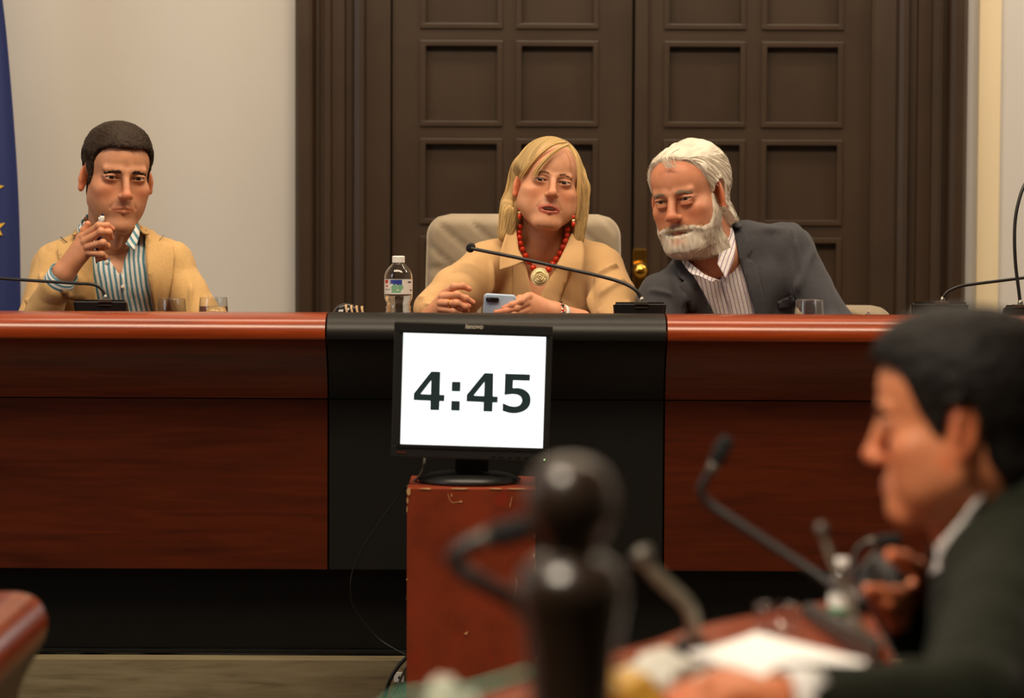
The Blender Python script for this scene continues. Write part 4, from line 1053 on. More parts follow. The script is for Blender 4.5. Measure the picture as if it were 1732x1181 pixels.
    for i in range(7):
        a = (i-3)*0.0062; tv.add(xf(hm, np.array([(a-0.003, -0.0885+abs(i-3)*0.0011, -0.0735), (a+0.003, -0.0885+abs(i-3)*0.0011, -0.0735), (a+0.003, -0.0885+abs(i-3)*0.0011, -0.0690), (a-0.003, -0.0885+abs(i-3)*0.0011, -0.0690), (a-0.003, -0.083, -0.0735), (a+0.003, -0.083, -0.0735), (a+0.003, -0.083, -0.0690), (a-0.003, -0.083, -0.0690)])), [(0, 1, 2, 3), (4, 7, 6, 5), (0, 4, 5, 1), (3, 2, 6, 7), (0, 3, 7, 4), (1, 5, 6, 2)])
    tv.build('teeth', principled('teeth', lin(206, 196, 178), 0.25)[0], person, kind='stuff')
    # hair: a bob parted high on her left side, tucked behind one ear
    hd = SDF((-0.135, -0.125, -0.19), (0.135, 0.15, 0.15), 0.0025)
    hd.ell((0, 0.012, 0.028), (0.0865, 0.104, 0.097), 0)
    for e in (-1, 1):
        hd.ell((e*0.080, 0.014, -0.050), (0.024, 0.052, 0.095), 0.03); hd.rc((e*0.086, 0.012, -0.06), (e*0.090, 0.010, -0.145), 0.022, 0.019, 0.03)
    hd.ell((0, 0.062, -0.050), (0.082, 0.044, 0.105), 0.03); hd.rc((0.088, -0.022, 0.0), (0.089, -0.026, -0.130), 0.016, 0.016, 0.025)
    op = [(.030, .088), (-.010, .081), (-.036, .062), (-.056, .037), (-.068, .012), (-.075, -.03), (-.080, -.074), (-.066, -.14), (-.064, -.26), (.080, -.26), (.078, -.11), (.0715, -.027), (.066, .03), (.054, .066)]
    g = poly2d(np.array(op), hd.ax[0][:, None], hd.ax[2][None, :])[:, None, :]; Y = hd.ax[1][None, :, None]
    ycut = np.where(hd.ax[0] < 0, 0.014, -0.004)[:, None, None]
    hd.d = -smin(-hd.d, np.maximum(g, Y-ycut).astype(np.float32), 0.013)
    hd.ell((-0.100, -0.014, -0.022), (0.030, 0.034, 0.050), 0.022, -1)
    # hollow under the neck
    hd.ell((0, 0.0, -0.15), (0.062, 0.07, 0.10), 0.01, -1)
    X, Y, Z = hd.xyz(); hd.d = hd.d.astype(np.float32)
    Vc, Fc = hd.mesh(); nC = normals(Vc, Fc)
    an = np.arctan2(Vc[:, 0]-0.02, Vc[:, 1]+0.02)
    Vc = Vc+nC*(0.0016*vnoise(np.stack([an*22, Vc[:, 2]*9, Vc[:, 1]*20], 1)+40, 5))[:, None]
    blond = np.array(lin(214, 180, 122)); root = np.array(lin(148, 122, 92))
    cc = blond[None]*(0.66+0.26*vnoise(np.stack([an*26, Vc[:, 2]*6, Vc[:, 1]*16], 1)+40, 8))[:, None]
    parts = [(Vc, Fc, cc)]
    part_x = lambda y: 0.026-0.10*np.clip(y+0.03, 0, 1)
    def d(p, t):
        sd = np.sign(p[:, 0]-part_x(p[:, 1])); top = np.clip((p[:, 2]-0.055)/0.06, 0, 1)
        back = np.where(p[:, 1] > 0.06, 0.25, -0.05)
        return np.stack([sd*(0.15+1.3*top), back*0.3+0.30*top*(p[:, 1] < 0), -0.9+0.55*top], 1)
    earz = lambda q: bool(((q[:, 0] < -0.055) & (q[:, 2] < 0.016) & (q[:, 2] > -0.062) & (q[:, 1] < 0.020)).any())
    ys = rng.uniform(-0.085, 0.06, 900); sgn = rng.choice([-1, 1], 900)
    st = np.stack([part_x(ys)+sgn*rng.uniform(0.002, 0.010, 900), ys, np.full(900, 0.122)], 1)
    for _ in range(8): st = st-hd.sample(st)[:, None]*hd.grad(st)*0.9
    lf = rng.uniform(0.0002, 0.0020, 900)
    V1, F1, sid, A = strands(hd, st, d, 20, 0.0135, rng.uniform(0.0004, 0.0009, 900), lf, jit=0.05, reject=earz)
    f = rng.uniform(0.6, 1.25, 900)[sid]; tip = np.clip((V1[:, 2]-0.09)/0.03, 0, 1)*0.6
    tone = np.where(rng.uniform(0, 1, 900)[sid] < 0.2, 0.7, 1.0)
    parts.append((V1, F1, (blond[None]*(1-tip[:, None])+root[None]*tip[:, None])*(f*tone)[:, None]*1.06))
    ok = np.where((Vc[:, 2] > -0.09) & (Vc[:, 2] < 0.10) & (np.abs(Vc[:, 0]) > 0.05) & ((np.abs(Vc[:, 0]) > 0.077) | (Vc[:, 1] > 0)))[0]; ii = rng.choice(ok, 1100)
    V2, F2, sid, A = strands(hd, Vc[ii], d, 9, 0.011, rng.uniform(0.0004, 0.0009, 1100), rng.uniform(0.0002, 0.0016, 1100), jit=0.07, reject=earz)
    f = rng.uniform(0.68, 1.25, 1100)[sid]; parts.append((V2, F2, blond[None]*f[:, None]*1.06))
    # loose fringe lock crossing the forehead, and a wisp on the other side
    skullh = hs.clone()
    for (ctrl, n, r0, wd) in (([(0.028, -0.078, 0.100), (0.004, -0.0985, 0.083), (-0.022, -0.103, 0.056), (-0.041, -0.099, 0.028), (-0.050, -0.090, 0.004)], 34, 0.0010, 0.0075),
                              ([(0.034, -0.075, 0.098), (0.056, -0.083, 0.066), (0.068, -0.074, 0.02), (0.074, -0.058, -0.03), (0.076, -0.046, -0.085)], 46, 0.0011, 0.009),
                              ([(0.020, -0.078, 0.104), (-0.012, -0.092, 0.092), (-0.042, -0.086, 0.064), (-0.064, -0.064, 0.030), (-0.078, -0.036, 0.0)], 40, 0.0011, 0.008)):
        for i in range(n):
            o = rng.normal(0, 1, 3)*np.array((0.45, 0.3, 0.45))*wd; c = spline([np.array(p)+o*(0.25+0.75*k/4) for k, p in enumerate(ctrl)], 14)
            v, f = tube_np(c, r0*np.sqrt(np.clip(1.02-np.linspace(0, 1, 14)**4, 0, 1)), 4, False); v = np.array(v)
            parts.append((v, np.array(f), np.tile(blond*rng.uniform(0.8, 1.3), (len(v), 1))))
    hair_part('hair', hm, parts, person)
    # blouse
    bl = s.clone()
    bl.cut_prism([P(a, b, 7.05)[[0, 2]] for a, b in ((866, 330), (975, 330), (966, 398), (942, 450), (926, 478), (910, 508), (903, 505), (896, 482), (889, 445), (877, 424), (868, 392))], 0.003, 6.5, 7.15)
    bl.rc(nb+np.array((0, 0.01, 0.02)), P(925, 370, 7.12), 0.056, 0.056, 0.005, -1)
    bl.rc(P(745, 545, 6.935), P(752, 575, 6.90), 0.037, 0.037, 0.002, -1)
    L = [(P(868, 430, 7.03), P(858, 900, 7.0), 0.008, 0.009), (P(800, 440, 7.04), P(770, 900, 6.99), 0.014, 0.012), (P(835, 425, 7.05), P(800, 900, 7.0), 0.008, 0.012), (P(720, 485, 6.96), P(752, 505, 6.95), 0.005, 0.006),
         (P(712, 510, 6.95), P(742, 522, 6.94), 0.004, 0.007), (P(985, 440, 7.05), P(1002, 530, 7.02), 0.008, 0.012), (P(1055, 440, 7.08), P(1005, 475, 7.04), 0.006, 0.009), (P(1000, 480, 7.03), P(1030, 450, 7.05), 0.009, 0.007),
         (P(1012, 500, 7.0), P(1060, 470, 7.03), 0.009, 0.008), (P(1005, 530, 6.99), P(1070, 510, 7.0), 0.006, 0.006), (P(760, 470, 7.02), P(742, 500, 6.98), 0.010, 0.008), (P(700, 500, 6.98), P(728, 500, 6.94), 0.006, 0.007)]
    cloth_part('blouse', bl, M['blouse'], person, 0.0048, (11, 11, 5), 31, None, lambda V, N: folds(V, N, L))
    fl = s.clone()
    def ptc(px, off, nm, th=0.003, step=0.010):
        V, F = patch(fl, px, 7.05, off, th, step); obj(nm, V, F, M['blouse'], person)
    ptc([(868, 392), (877, 424), (889, 445), (897, 484), (904, 507), (896, 545), (862, 545), (866, 500), (868, 460), (864, 420)], 0.002, 'placket')
    ptc([(966, 398), (942, 450), (926, 478), (911, 507), (912, 545), (938, 545), (950, 500), (968, 450), (976, 420)], 0.002, 'placket')
    def leaf(top, mid, bot, nm):
        V1, F1 = ruled(pts(*top), pts(*bot), 0.0026, 30, 8, 0.004); fix_normals(obj(nm, V1, F1, M['blouse'], person))
    leaf([(872, 384, 7.07), (875, 405, 7.05), (878, 424, 7.03), (888, 441, 7.008)], None, [(862, 384, 7.085), (853, 404, 7.045), (846, 430, 7.02), (845, 457, 7.005)], 'collar')
    leaf([(966, 396, 7.07), (958, 415, 7.045), (948, 436, 7.02), (940, 450, 7.005)], None, [(980, 396, 7.085), (988, 420, 7.045), (988, 442, 7.02), (986, 462, 7.01)], 'collar')
    V, F = ruled(pts((872, 386, 7.07), (866, 378, 7.13), (890, 368, 7.20), (925, 364, 7.215), (958, 370, 7.19), (970, 384, 7.12), (966, 398, 7.07)), pts((862, 386, 7.085), (852, 388, 7.14), (880, 384, 7.23), (925, 380, 7.245), (970, 384, 7.22), (986, 390, 7.14), (980, 398, 7.085)), 0.003, 40, 5, 0.003); fix_normals(obj('collar', V, F, M['blouse'], person))
    # jewellery
    coral = principled('coral_beads', lin(206, 52, 24), 0.22)[0]; ivory = varied('ivory_resin', lin(240, 224, 170), 0.35, 0.06, 60)
    bl_pts = [(880, 384), (878.6, 393), (878.2, 402), (879.8, 412), (883.6, 422), (889.2, 432.7), (895.6, 442.5), (902.0, 453)]
    br_pts = [(960, 388), (959, 398), (957, 408), (952.5, 418), (947, 428.4), (940.5, 438), (934.6, 446.8), (928, 456)]
    neck3 = []
    for row in (bl_pts, br_pts[::-1]):
        for (a, b) in row:
            p = P(a, b, 7.05); ya, _ = fl.front(p[[0]], p[[2]], -0.006); yb, hb = hs.front(*[np.array([c]) for c in np.array(hm.inverted() @ Vector(p))[[0, 2]]]) if False else (ya, None)
            neck3.append(P(a, b, float(min(ya[0], 7.075))))
    nk = MB().tube(spline(neck3[:8]+[P(913, 466, 7.02)]+neck3[8:], 60), 0.0012, 6).build('necklace', principled('necklace_cord', lin(120, 30, 20), 0.7)[0], person, True)
    bead = None
    for i, p in enumerate(neck3):
        r = 0.0066 if (i % 8 if i < 8 else 15-i) < 2 else 0.0077
        MB().lathe([(0.0012, -r)]+[(r*math.cos(a), r*math.sin(a)) for a in np.linspace(-1.35, 1.35, 9)]+[(0.0012, r)], p-np.array((0, r*0.6, 0)), 14, (neck3[min(i+1, 15)]-neck3[max(i-1, 0)])).build('bead', coral, nk, True)
    rc_ = P(913, 468.5, 7.006); ro = MB()
    ro.lathe([(0, -0.006), (0.016, -0.005), (0.021, 0), (0.018, 0.006), (0, 0.008)], rc_, 28, (0, -1, 0))
    for ring_, (n, R, sz, up) in enumerate(((6, 0.0170, 0.0125, 0.002), (5, 0.0115, 0.0105, 0.0065), (4, 0.0065, 0.0080, 0.0105), (1, 0.0, 0.0052, 0.012))):
        for k in range(n):
            a = 2*math.pi*k/n+ring_*0.5; c = rc_+np.array((R*math.cos(a), -up, R*math.sin(a)))
            V = []; nn = 9
            for i in range(5):
                for j in range(nn):
                    u = (j/(nn-1)-0.5)*2; v = i/4
                    V.append((a, u, v))
            pet = []
            for (_a, u, v) in V:
                ang = a+u*(0.62 if n > 1 else 3.1); rr = (R+sz*0.55*(v-0.35))*(1-0.05*u*u) if n > 1 else 0.004*v+0.001
                pet.append(rc_+np.array((rr*math.cos(ang), -up-0.0045*math.sin(v*2.2)*(1-0.35*u*u), rr*math.sin(ang))))
            Fq = [(i*nn+j, i*nn+j+1, (i+1)*nn+j+1, (i+1)*nn+j) for i in range(4) for j in range(nn-1)]
            w_, f_ = thicken(np.array(pet), Fq, np.tile((0, 0.0018, 0), (len(pet), 1))); ro.add(w_, f_)
    fix_normals(ro.build('rose_pendant', ivory, nk, True, kind='stuff'))
    for (a, b) in ((879, 354), (970, 367)):
        c = P(a, b, 7.045 if a < 900 else 7.01); e = MB().lathe([(0, 0.004), (0.003, 0.003), (0.0038, 0), (0.003, -0.004), (0, -0.005)], c, 14).build('earring', coral, person, True)
        MB().lathe([(0, 0.0), (0.0034, -0.001), (0.0036, -0.004), (0.0030, -0.006), (0, -0.006)], c+np.array((0, 0, -0.005)), 14).build('bead', ivory, e, True)
        MB().lathe([(0, -0.009), (0.0036, -0.0095), (0.0046, -0.021), (0, -0.022)], c+np.array((0, 0, -0.0015)), 14).build('tassel', coral, e, True)
    r1 = MB(); a = P(761, 513, 6.826); ax = P(772, 513, 6.818)-P(746, 513, 6.838); ax /= np.linalg.norm(ax)
    qv = [a+Matrix.Rotation(t, 3, Vector(ax)) @ Vector((0, 0, 0.0090)) for t in np.linspace(0, 2*math.pi, 25)]
    MB().tube(qv, 0.0011, 8, False).build('ring', M['gold'], person, True)
    # bracelet and watch
    axw = P(982, 545, 6.90)-W2; axw /= np.linalg.norm(axw)
    def loop(c, r, tr, n=33): return [c+np.array(Matrix.Rotation(t, 3, Vector(axw)) @ (Vector(axw).orthogonal().normalized()*r)) for t in np.linspace(0, 2*math.pi, n)]
    brc = MB().tube(loop(W2+axw*0.004, 0.0232, 0.002), 0.0016, 8, False).build('bracelet', M['silver'], person, True)
    for k, p in enumerate(loop(W2+axw*0.004, 0.0250, 0.002, 13)[:-1]):
        MB().box(p-np.array((0.0045, 0.003, 0.0045)), p+np.array((0.0045, 0.003, 0.0045)), 0.0016).build('charm', coral if k == 4 else M['silver'], brc)
    V, F, U = ring_tube(W2+axw*0.013, W2+axw*0.027, 0.0242, 0.0250, 0.002); obj('watch_strap', V, F, M['white'], person)
    MB().lathe([(0, -0.002), (0.011, -0.002), (0.013, 0.001), (0.012, 0.004), (0, 0.0045)], W2+axw*0.019+np.array((-0.002, -0.027, 0.004)), 24, (0, -1, 0.2)).build('watch_case', M['silver'], person, True)
    legs(person, P(925, 600, 7.2), 6.92, M['trousers'])
    # phone in her hand
    c = P(843, 517, 6.818); ph = thing('phone', 'pale blue phone with black camera bump held in the woman\'s hand', 'phone', c-np.array((0, 0, 0.035)))
    R = Matrix.Rotation(math.radians(3), 4, 'Y') @ Matrix.Rotation(math.radians(14), 4, 'X'); Mx = Matrix.Translation(P(843.5, 540, 6.825)) @ R
    def rb(w_, h_, d_, y, r, nm, mt, cx=0, cz=0):
        ch_ = min(0.0016, d_*0.3); lay = []
        for yy, ins in ((-d_/2, ch_), (-d_/2+ch_*0.35, ch_*0.35), (-d_/2+ch_, 0), (d_/2-ch_, 0), (d_/2-ch_*0.35, ch_*0.35), (d_/2, ch_)):
            ring = []
            for (sx, sz, a0) in ((1, 1, 0), (-1, 1, 90), (-1, -1, 180), (1, -1, 270)):
                for a in np.linspace(a0, a0+90, 8): ring.append((cx+sx*(w_/2-r)+(r-ins)*math.cos(math.radians(a)), y+yy, cz+sz*(h_/2-r)+(r-ins)*math.sin(math.radians(a))))
            lay.append(ring)
        n = len(lay[0]); V = xf(Mx, np.array([p for q in lay for p in q]))
        F = [(k*n+i, k*n+(i+1) % n, (k+1)*n+(i+1) % n, (k+1)*n+i) for k in range(len(lay)-1) for i in range(n)]+[tuple(range(n)), tuple(range(len(lay)*n-1, (len(lay)-1)*n-1, -1))]
        return autosmooth(fix_normals(obj(nm, V, F, mt, ph)), 40)
    rb(0.0735, 0.118, 0.010, 0, 0.009, 'case', varied('pale_blue_case', lin(176, 196, 222), 0.5, 0.03, 30))
    rb(0.030, 0.0115, 0.004, -0.0060, 0.0052, 'camera_bump', M['black'], -0.0165, 0.047)
    rb(0.0085, 0.0085, 0.003, -0.0080, 0.0041, 'lens', principled('lens_glass', (0.02, 0.02, 0.03), 0.1)[0], -0.024, 0.047)
woman()
# ================================================== older man in the grey suit
def elder():
    t0 = P(1230, 600, 7.2)
    person = thing('person', 'white-haired bearded man in grey suit leaning over the desk', 'person', (t0[0], 7.2, DZ))
    base = np.array(lin(204, 142, 108))
    hm = head_matrix((1138, 338), 6.96, -27, 5, -9, 1.01)
    nb = P(1212, 432, 7.09)
    q = dict(top=0.074, jaw=1.05, cheek=1.02, fat=1.1, brow=1.15, nose_len=0.001, nose_w=1.16, nose_out=0.004, lip=0.7, mouth_w=0.024, frown=0.004, lid=0.0031, lid_z=-0.0020, ear=1.12, fold=0.8, bag=1, mouth_drop=0.001,
             lips=tuple(base*np.array((0.85, 0.6, 0.55))), lip_w=0.6, blush=(1.04, 0.72, 0.66))
    hs = head_sdf(q, hm, nb, 0.058)
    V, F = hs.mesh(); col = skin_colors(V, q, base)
    fr = np.exp(-((V[:, 2]-0.075)/0.03)**2)*(V[:, 1] < -0.04)*0.5; col = col*(1-fr[:, None])+base*np.array((1.08, 0.84, 0.82))*fr[:, None]
    parts = [(xf(hm, V), F, col)]
    s = SDF(np.array((P(1040, 300, 6.8)[0], 6.76, 0.66)), np.array((P(1500, 300, 7.2)[0], 7.38, 1.255)), 0.004)
    SR, SL = P(1120, 505, 7.02), P(1332, 418, 7.14); ER, EL = P(1105, 590, 6.95), P(1416, 560, 7.06)
    s.ell(P(1228, 560, 7.16), (0.165, 0.115, 0.24), 0.02, 1, np.array(RY(-8).to_3x3()))
    s.rc(P(1180, 500, 7.12), P(1290, 470, 7.15), 0.09, 0.09, 0.04)
    s.rc(P(1212, 440, 7.115), SR, 0.060, 0.055, 0.03); s.rc(P(1262, 418, 7.14), SL, 0.058, 0.056, 0.03); s.rc(P(1212, 440, 7.115), P(1262, 418, 7.14), 0.06, 0.058, 0.03)
    s.rc(SR, ER, 0.056, 0.050, 0.02); s.rc(SL, EL, 0.058, 0.050, 0.02); s.rc(EL, P(1340, 590, 6.90), 0.05, 0.042, 0.015); s.rc(ER, P(1170, 600, 6.85), 0.05, 0.042, 0.015)
    body = s.clone(-0.020); Vb, Fb = body.mesh(); parts.append((Vb, Fb, np.tile(base, (len(Vb), 1))))
    for (wx, wy, sg) in ((1172, 606, -1), (1330, 600, -1)):            # hands resting on the worktop, hidden behind the desk front
        W = P(wx, wy, 6.86); W[2] = SZ+0.024
        cz = []
        for k in range(4):
            b0 = W+np.array((sg*0.075, -0.02+0.018*k-0.015, -0.004)); cz.append(([b0, b0+np.array((sg*0.032, -0.006, -0.002)), b0+np.array((sg*0.052, -0.008, -0.009)), b0+np.array((sg*0.066, -0.009, -0.013))], (0.0095, 0.0085, 0.0077, 0.0068)))
        b0 = W+np.array((sg*0.03, -0.028, -0.006)); cz.append(([b0, b0+np.array((sg*0.03, -0.02, 0)), b0+np.array((sg*0.05, -0.022, -0.006)), b0+np.array((sg*0.062, -0.022, -0.008))], (0.0115, 0.0098, 0.0086, 0.0074)))
        parts.append(hand_mesh(cz, [(W, W+np.array((sg*0.07, -0.03, -0.002)), 0.02, 0.014), (W, W+np.array((sg*0.07, 0.02, -0.002)), 0.02, 0.014), (W, W+np.array((-sg*0.06, 0.03, 0.006)), 0.022, 0.026)], base, 0.002))
    V, F, col = joinm(parts); obj('body', V, F, M['skin'], person, col=col)
    eyeballs(hm, 1, lin(70, 58, 46), (2, -2), person)
    brows(hs, hm, person, np.array(lin(150, 132, 112)), 1.2, 90, 0.0015, 0.0)
    white = np.array(lin(226, 216, 198))
    # swept-back hair
    mz = lambda y: np.interp(y, [-0.10, -0.088, -0.072, -0.055, -0.040, -0.026, -0.014, -0.006, 0.020, 0.032, 0.055, 0.10], [0.096, 0.095, 0.087, 0.070, 0.040, 0.008, -0.012, 0.004, 0.018, -0.050, -0.095, -0.10])
    X, Y, Z = hs.xyz(); hd = hs.clone()
    gap = (mz(Y)+0.010*(1-np.clip(np.abs(X)/0.03, 0, 1))*0-Z)*0.6
    th = (0.007+0.003*np.clip((Z-0.02)/0.08, 0, 1)+0.019*np.clip((Y-0.015)/0.05, 0, 1))*np.clip(-gap/0.008+0.25, 0.25, 1)
    hd.d = (-smin(-(hs.d-th), -gap, 0.012)).astype(np.float32)
    earcut = 0.040-np.sqrt(((Y-0.010)/0.64)**2+(Z+0.014)**2)
    hd.d = np.where(np.abs(X) > 0.064, np.maximum(hd.d, earcut*0.8), hd.d).astype(np.float32)
    Vc, Fc = hd.mesh(); nC = normals(Vc, Fc)
    Vc = Vc+nC*(0.0022*vnoise(Vc*np.array((110, 26, 60))+20, 5))[:, None]
    parts = [(Vc, Fc, cap_colors(Vc, white*0.92, 0.16, (90, 20, 60)))]
    def d(p, t):
        side = np.clip((np.abs(p[:, 0])-0.03)/0.04, 0, 1)
        return np.stack([np.sign(p[:, 0]+0.02)*0.35*(1-side), 0.9+0*p[:, 0], 0.12-0.75*side-0.5*t], 1)
    ok = np.where((nC[:, 2] > -0.6) & ~((np.abs(Vc[:, 0]) > 0.058) & (Vc[:, 2] < 0.035) & (Vc[:, 1] < 0.035)))[0]; ii = rng.choice(ok, 900)
    V1, F1, sid, A = strands(hd, Vc[ii], d, 9, 0.0062, rng.uniform(0.0005, 0.0011, 900), rng.uniform(0.0002, 0.002, 900), jit=0.12)
    f = rng.uniform(0.88, 1.12, 900)[sid]; parts.append((V1, F1, np.clip(white[None]*f[:, None], 0, 1)))
    for i in range(14):                                            # a few loose wisps over the forehead
        x = rng.normal(0.004, 0.006); c = spline([(x, -0.080, 0.105), (x+0.004, -0.094, 0.098), (x+0.006+rng.normal(0, 0.003), -0.0965, 0.085), (x+0.010+rng.normal(0, 0.004), -0.0955, 0.074)], 8)
        v, ff = tube_np(c, 0.0007, 4, False); parts.append((np.array(v), np.array(ff), np.tile(white, (len(v), 1))))
    hair_part('hair', hm, parts, person)
    # beard and moustache
    lowz = lambda y: np.interp(y, [-0.12, -0.10, -0.085, -0.070, -0.050, -0.034, -0.022, -0.010, 0.004, 0.016], [-0.058, -0.057, -0.060, -0.070, -0.066, -0.044, -0.010, 0.014, 0.000, -0.20])
    bd = hs.clone(); gb = (Z-lowz(Y))*0.7
    md = q['mouth_drop']
    lipcut = 1-np.sqrt((X/0.0165)**2+((Z+0.0775+md)/0.0036)**2)
    gb = np.maximum(gb, (-0.155-Z)); gb = np.maximum(gb, np.where(Y < -0.06, lipcut*0.005, -1.0))
    tb = (0.004+0.010*np.clip((-0.085-Z)/0.035, 0, 1)+0.003*np.clip((-Y-0.05)/0.03, 0, 1))*np.clip(-gb/0.009+0.2, 0.2, 1)
    bd.d = (-smin(-(hs.d-tb), -gb, 0.007)).astype(np.float32)
    bd.d = np.maximum(bd.d, (Y-0.012)).astype(np.float32); bd.d = np.where(np.abs(X) > 0.058, np.maximum(bd.d, 0.041-np.sqrt(((Y-0.012)/0.66)**2+(Z+0.012)**2)), bd.d).astype(np.float32)
    Vb_, Fb_ = bd.mesh(); nB = normals(Vb_, Fb_); Vb_ = Vb_+nB*(0.0016*vnoise(Vb_*np.array((170, 170, 60))+30, 9))[:, None]
    mus = np.array(lin(186, 166, 142)); bc = cap_colors(Vb_, white*0.80, 0.22, (150, 150, 50))
    isM = ((Vb_[:, 2] > -0.073-md) & (np.abs(Vb_[:, 0]) < 0.03) & (Vb_[:, 1] < -0.06))[:, None]; bc = np.where(isM, mus*0.9, bc)
    pk = 0.55*np.exp(-(Vb_[:, 0]/0.020)**2-((Vb_[:, 2]+0.095+md)/0.009)**2)[:, None]*(Vb_[:, 1] < -0.05)[:, None]; bc = bc*(1-pk)+base*np.array((1, .8, .75))*pk
    parts = [(Vb_, Fb_, bc)]
    def db(p, t): return np.stack([np.sign(p[:, 0])*0.25, -0.1+0*p[:, 0], -1+0*p[:, 0]], 1)
    ok = np.where((nB[:, 1] < 0.5))[0]; ii = rng.choice(ok, 2300)
    V1, F1, sid, A = strands(bd, Vb_[ii]+nB[ii]*0.0005, db, 4, 0.0042, 0.0005, rng.uniform(0.0003, 0.002, 2300), jit=0.38)
    f = rng.uniform(0.82, 1.15, 2300)[sid]; cl = np.where(isM[ii][sid], mus, white); parts.append((V1, F1, np.clip(cl*f[:, None], 0, 1)))
    hair_part('beard', hm, parts, person)
    # shirt
    sh = s.clone(-0.010); uf = lambda V: {'u': V[:, 0]+0.24*V[:, 2]}
    sh.cut_prism([P(a, b, 7.02)[[0, 2]] for a, b in ((1140, 330), (1240, 330), (1234, 378), (1220, 428), (1216, 446), (1221, 474), (1200, 470), (1184, 460), (1166, 445), (1152, 430))], 0.003, 6.5, 7.14)
    sh.rc(P(1214, 432, 7.10), P(1190, 370, 7.08), 0.056, 0.06, 0.004, -1)
    Xs = sh.xyz()[0]; Zs = sh.xyz()[2]
    sh.keep(np.where(np.abs(Xs-P(1235, 500, 7.0)[0]) < 0.15, -1, 1)+0*sh.d, 0.0)
    cloth_part('shirt', sh, M['shirt_lilac'], person, 0.0022, (12, 10, 6), 41, uf)
    pv, pf = patch(s.clone(-0.010), [(1219, 474), (1228, 472), (1246, 510), (1256, 545), (1243, 545), (1232, 512)], 7.02, 0.0025, 0.002); obj('placket', pv, pf, M['shirt_lilac'], person, attr={'u': pv[:, 0]+0.24*pv[:, 2]})
    def coll(top, bot, bulge=0.002):
        V, F = ruled(pts(*top), pts(*bot), 0.0024, 28, 6, bulge); fix_normals(obj('collar', V, F, M['shirt_lilac'], person, attr={'u': V[:, 0]*0.9-V[:, 2]*0.35}))
    coll([(1229, 378, 7.07), (1223, 405, 7.04), (1217, 428, 7.01), (1213, 446, 6.995)], [(1236, 374, 7.09), (1243, 405, 7.045), (1242, 434, 7.01), (1228, 473, 6.985)])
    coll([(1154, 430, 7.0), (1166, 444, 6.99), (1180, 456, 6.985), (1194, 466, 6.985), (1216, 474, 6.99)], [(1148, 434, 7.0), (1160, 452, 6.98), (1170, 463, 6.97), (1182, 467, 6.97), (1205, 478, 6.985)])
    coll([(1236, 374, 7.09), (1222, 364, 7.16), (1190, 372, 7.18), (1160, 400, 7.12), (1150, 430, 7.03)], [(1242, 384, 7.10), (1226, 378, 7.185), (1190, 388, 7.205), (1150, 412, 7.14), (1143, 438, 7.03)], 0.003)
    # jacket
    jk = s.clone()
    jk.cut_prism([P(a, b, 7.02)[[0, 2]] for a, b in ((1140, 300), (1240, 300), (1240, 376), (1247, 420), (1262, 470), (1284, 545), (1300, 640), (1250, 640), (1216, 545), (1190, 495), (1170, 462), (1148, 432))], 0.003, 6.5, 7.13)
    jk.rc(P(1212, 440, 7.11), P(1185, 360, 7.09), 0.062, 0.064, 0.006, -1)
    L = [(P(1340, 385, 7.1), P(1355, 470, 7.05), 0.006, 0.010), (P(1375, 420, 7.1), P(1345, 500, 7.05), 0.012, 0.010), (P(1418, 460, 7.1), P(1395, 500, 7.0), 0.006, 0.011), (P(1395, 500, 7.0), P(1368, 535, 7.0), 0.006, 0.010),
         (P(1300, 430, 7.05), P(1330, 530, 7.0), 0.012, 0.007), (P(1140, 470, 7.0), P(1165, 530, 6.97), 0.010, 0.008), (P(1095, 490, 6.97), P(1140, 500, 6.96), 0.008, 0.006), (P(1270, 395, 7.1), P(1330, 385, 7.1), 0.012, 0.005), (P(1420, 500, 7.0), P(1440, 530, 7.0), 0.008, 0.008)]
    cloth_part('jacket', jk, M['suit_grey'], person, 0.0046, (12, 12, 6), 51, None, lambda V, N: folds(V, N, L))
    fl = s.clone()
    def lap(px, off, nm='lapel'):
        V, F = patch(fl, px, 7.02, off, 0.0038, 0.012); obj(nm, V, F, M['suit_grey'], person)
    lap([(1240, 378), (1254, 380), (1268, 402), (1275, 424), (1267, 437), (1281, 447), (1288, 478), (1296, 510), (1302, 545), (1284, 545), (1262, 470), (1247, 420)], 0.0048)
    lap([(1148, 432), (1140, 442), (1147, 468), (1156, 474), (1149, 482), (1160, 510), (1178, 545), (1216, 545), (1190, 495), (1170, 462)], 0.0048)
    V, F = ruled(pts((1240, 378, 7.06), (1238, 368, 7.15), (1215, 366, 7.20), (1170, 395, 7.17), (1148, 432, 7.04)), pts((1254, 384, 7.07), (1250, 376, 7.17), (1218, 384, 7.23), (1160, 412, 7.19), (1140, 444, 7.04)), 0.005, 30, 5, 0.005); fix_normals(obj('jacket_collar', V, F, M['suit_grey'], person))
    V, F = patch(fl, [(1318, 512), (1346, 500), (1340, 492), (1349, 512), (1344, 522), (1322, 524)], 7.02, 0.004, 0.003, 0.008); obj('breast_pocket', V, F, M['suit_grey'], person)
    legs(person, P(1250, 600, 7.2), 6.92, M['trousers'])
elder()
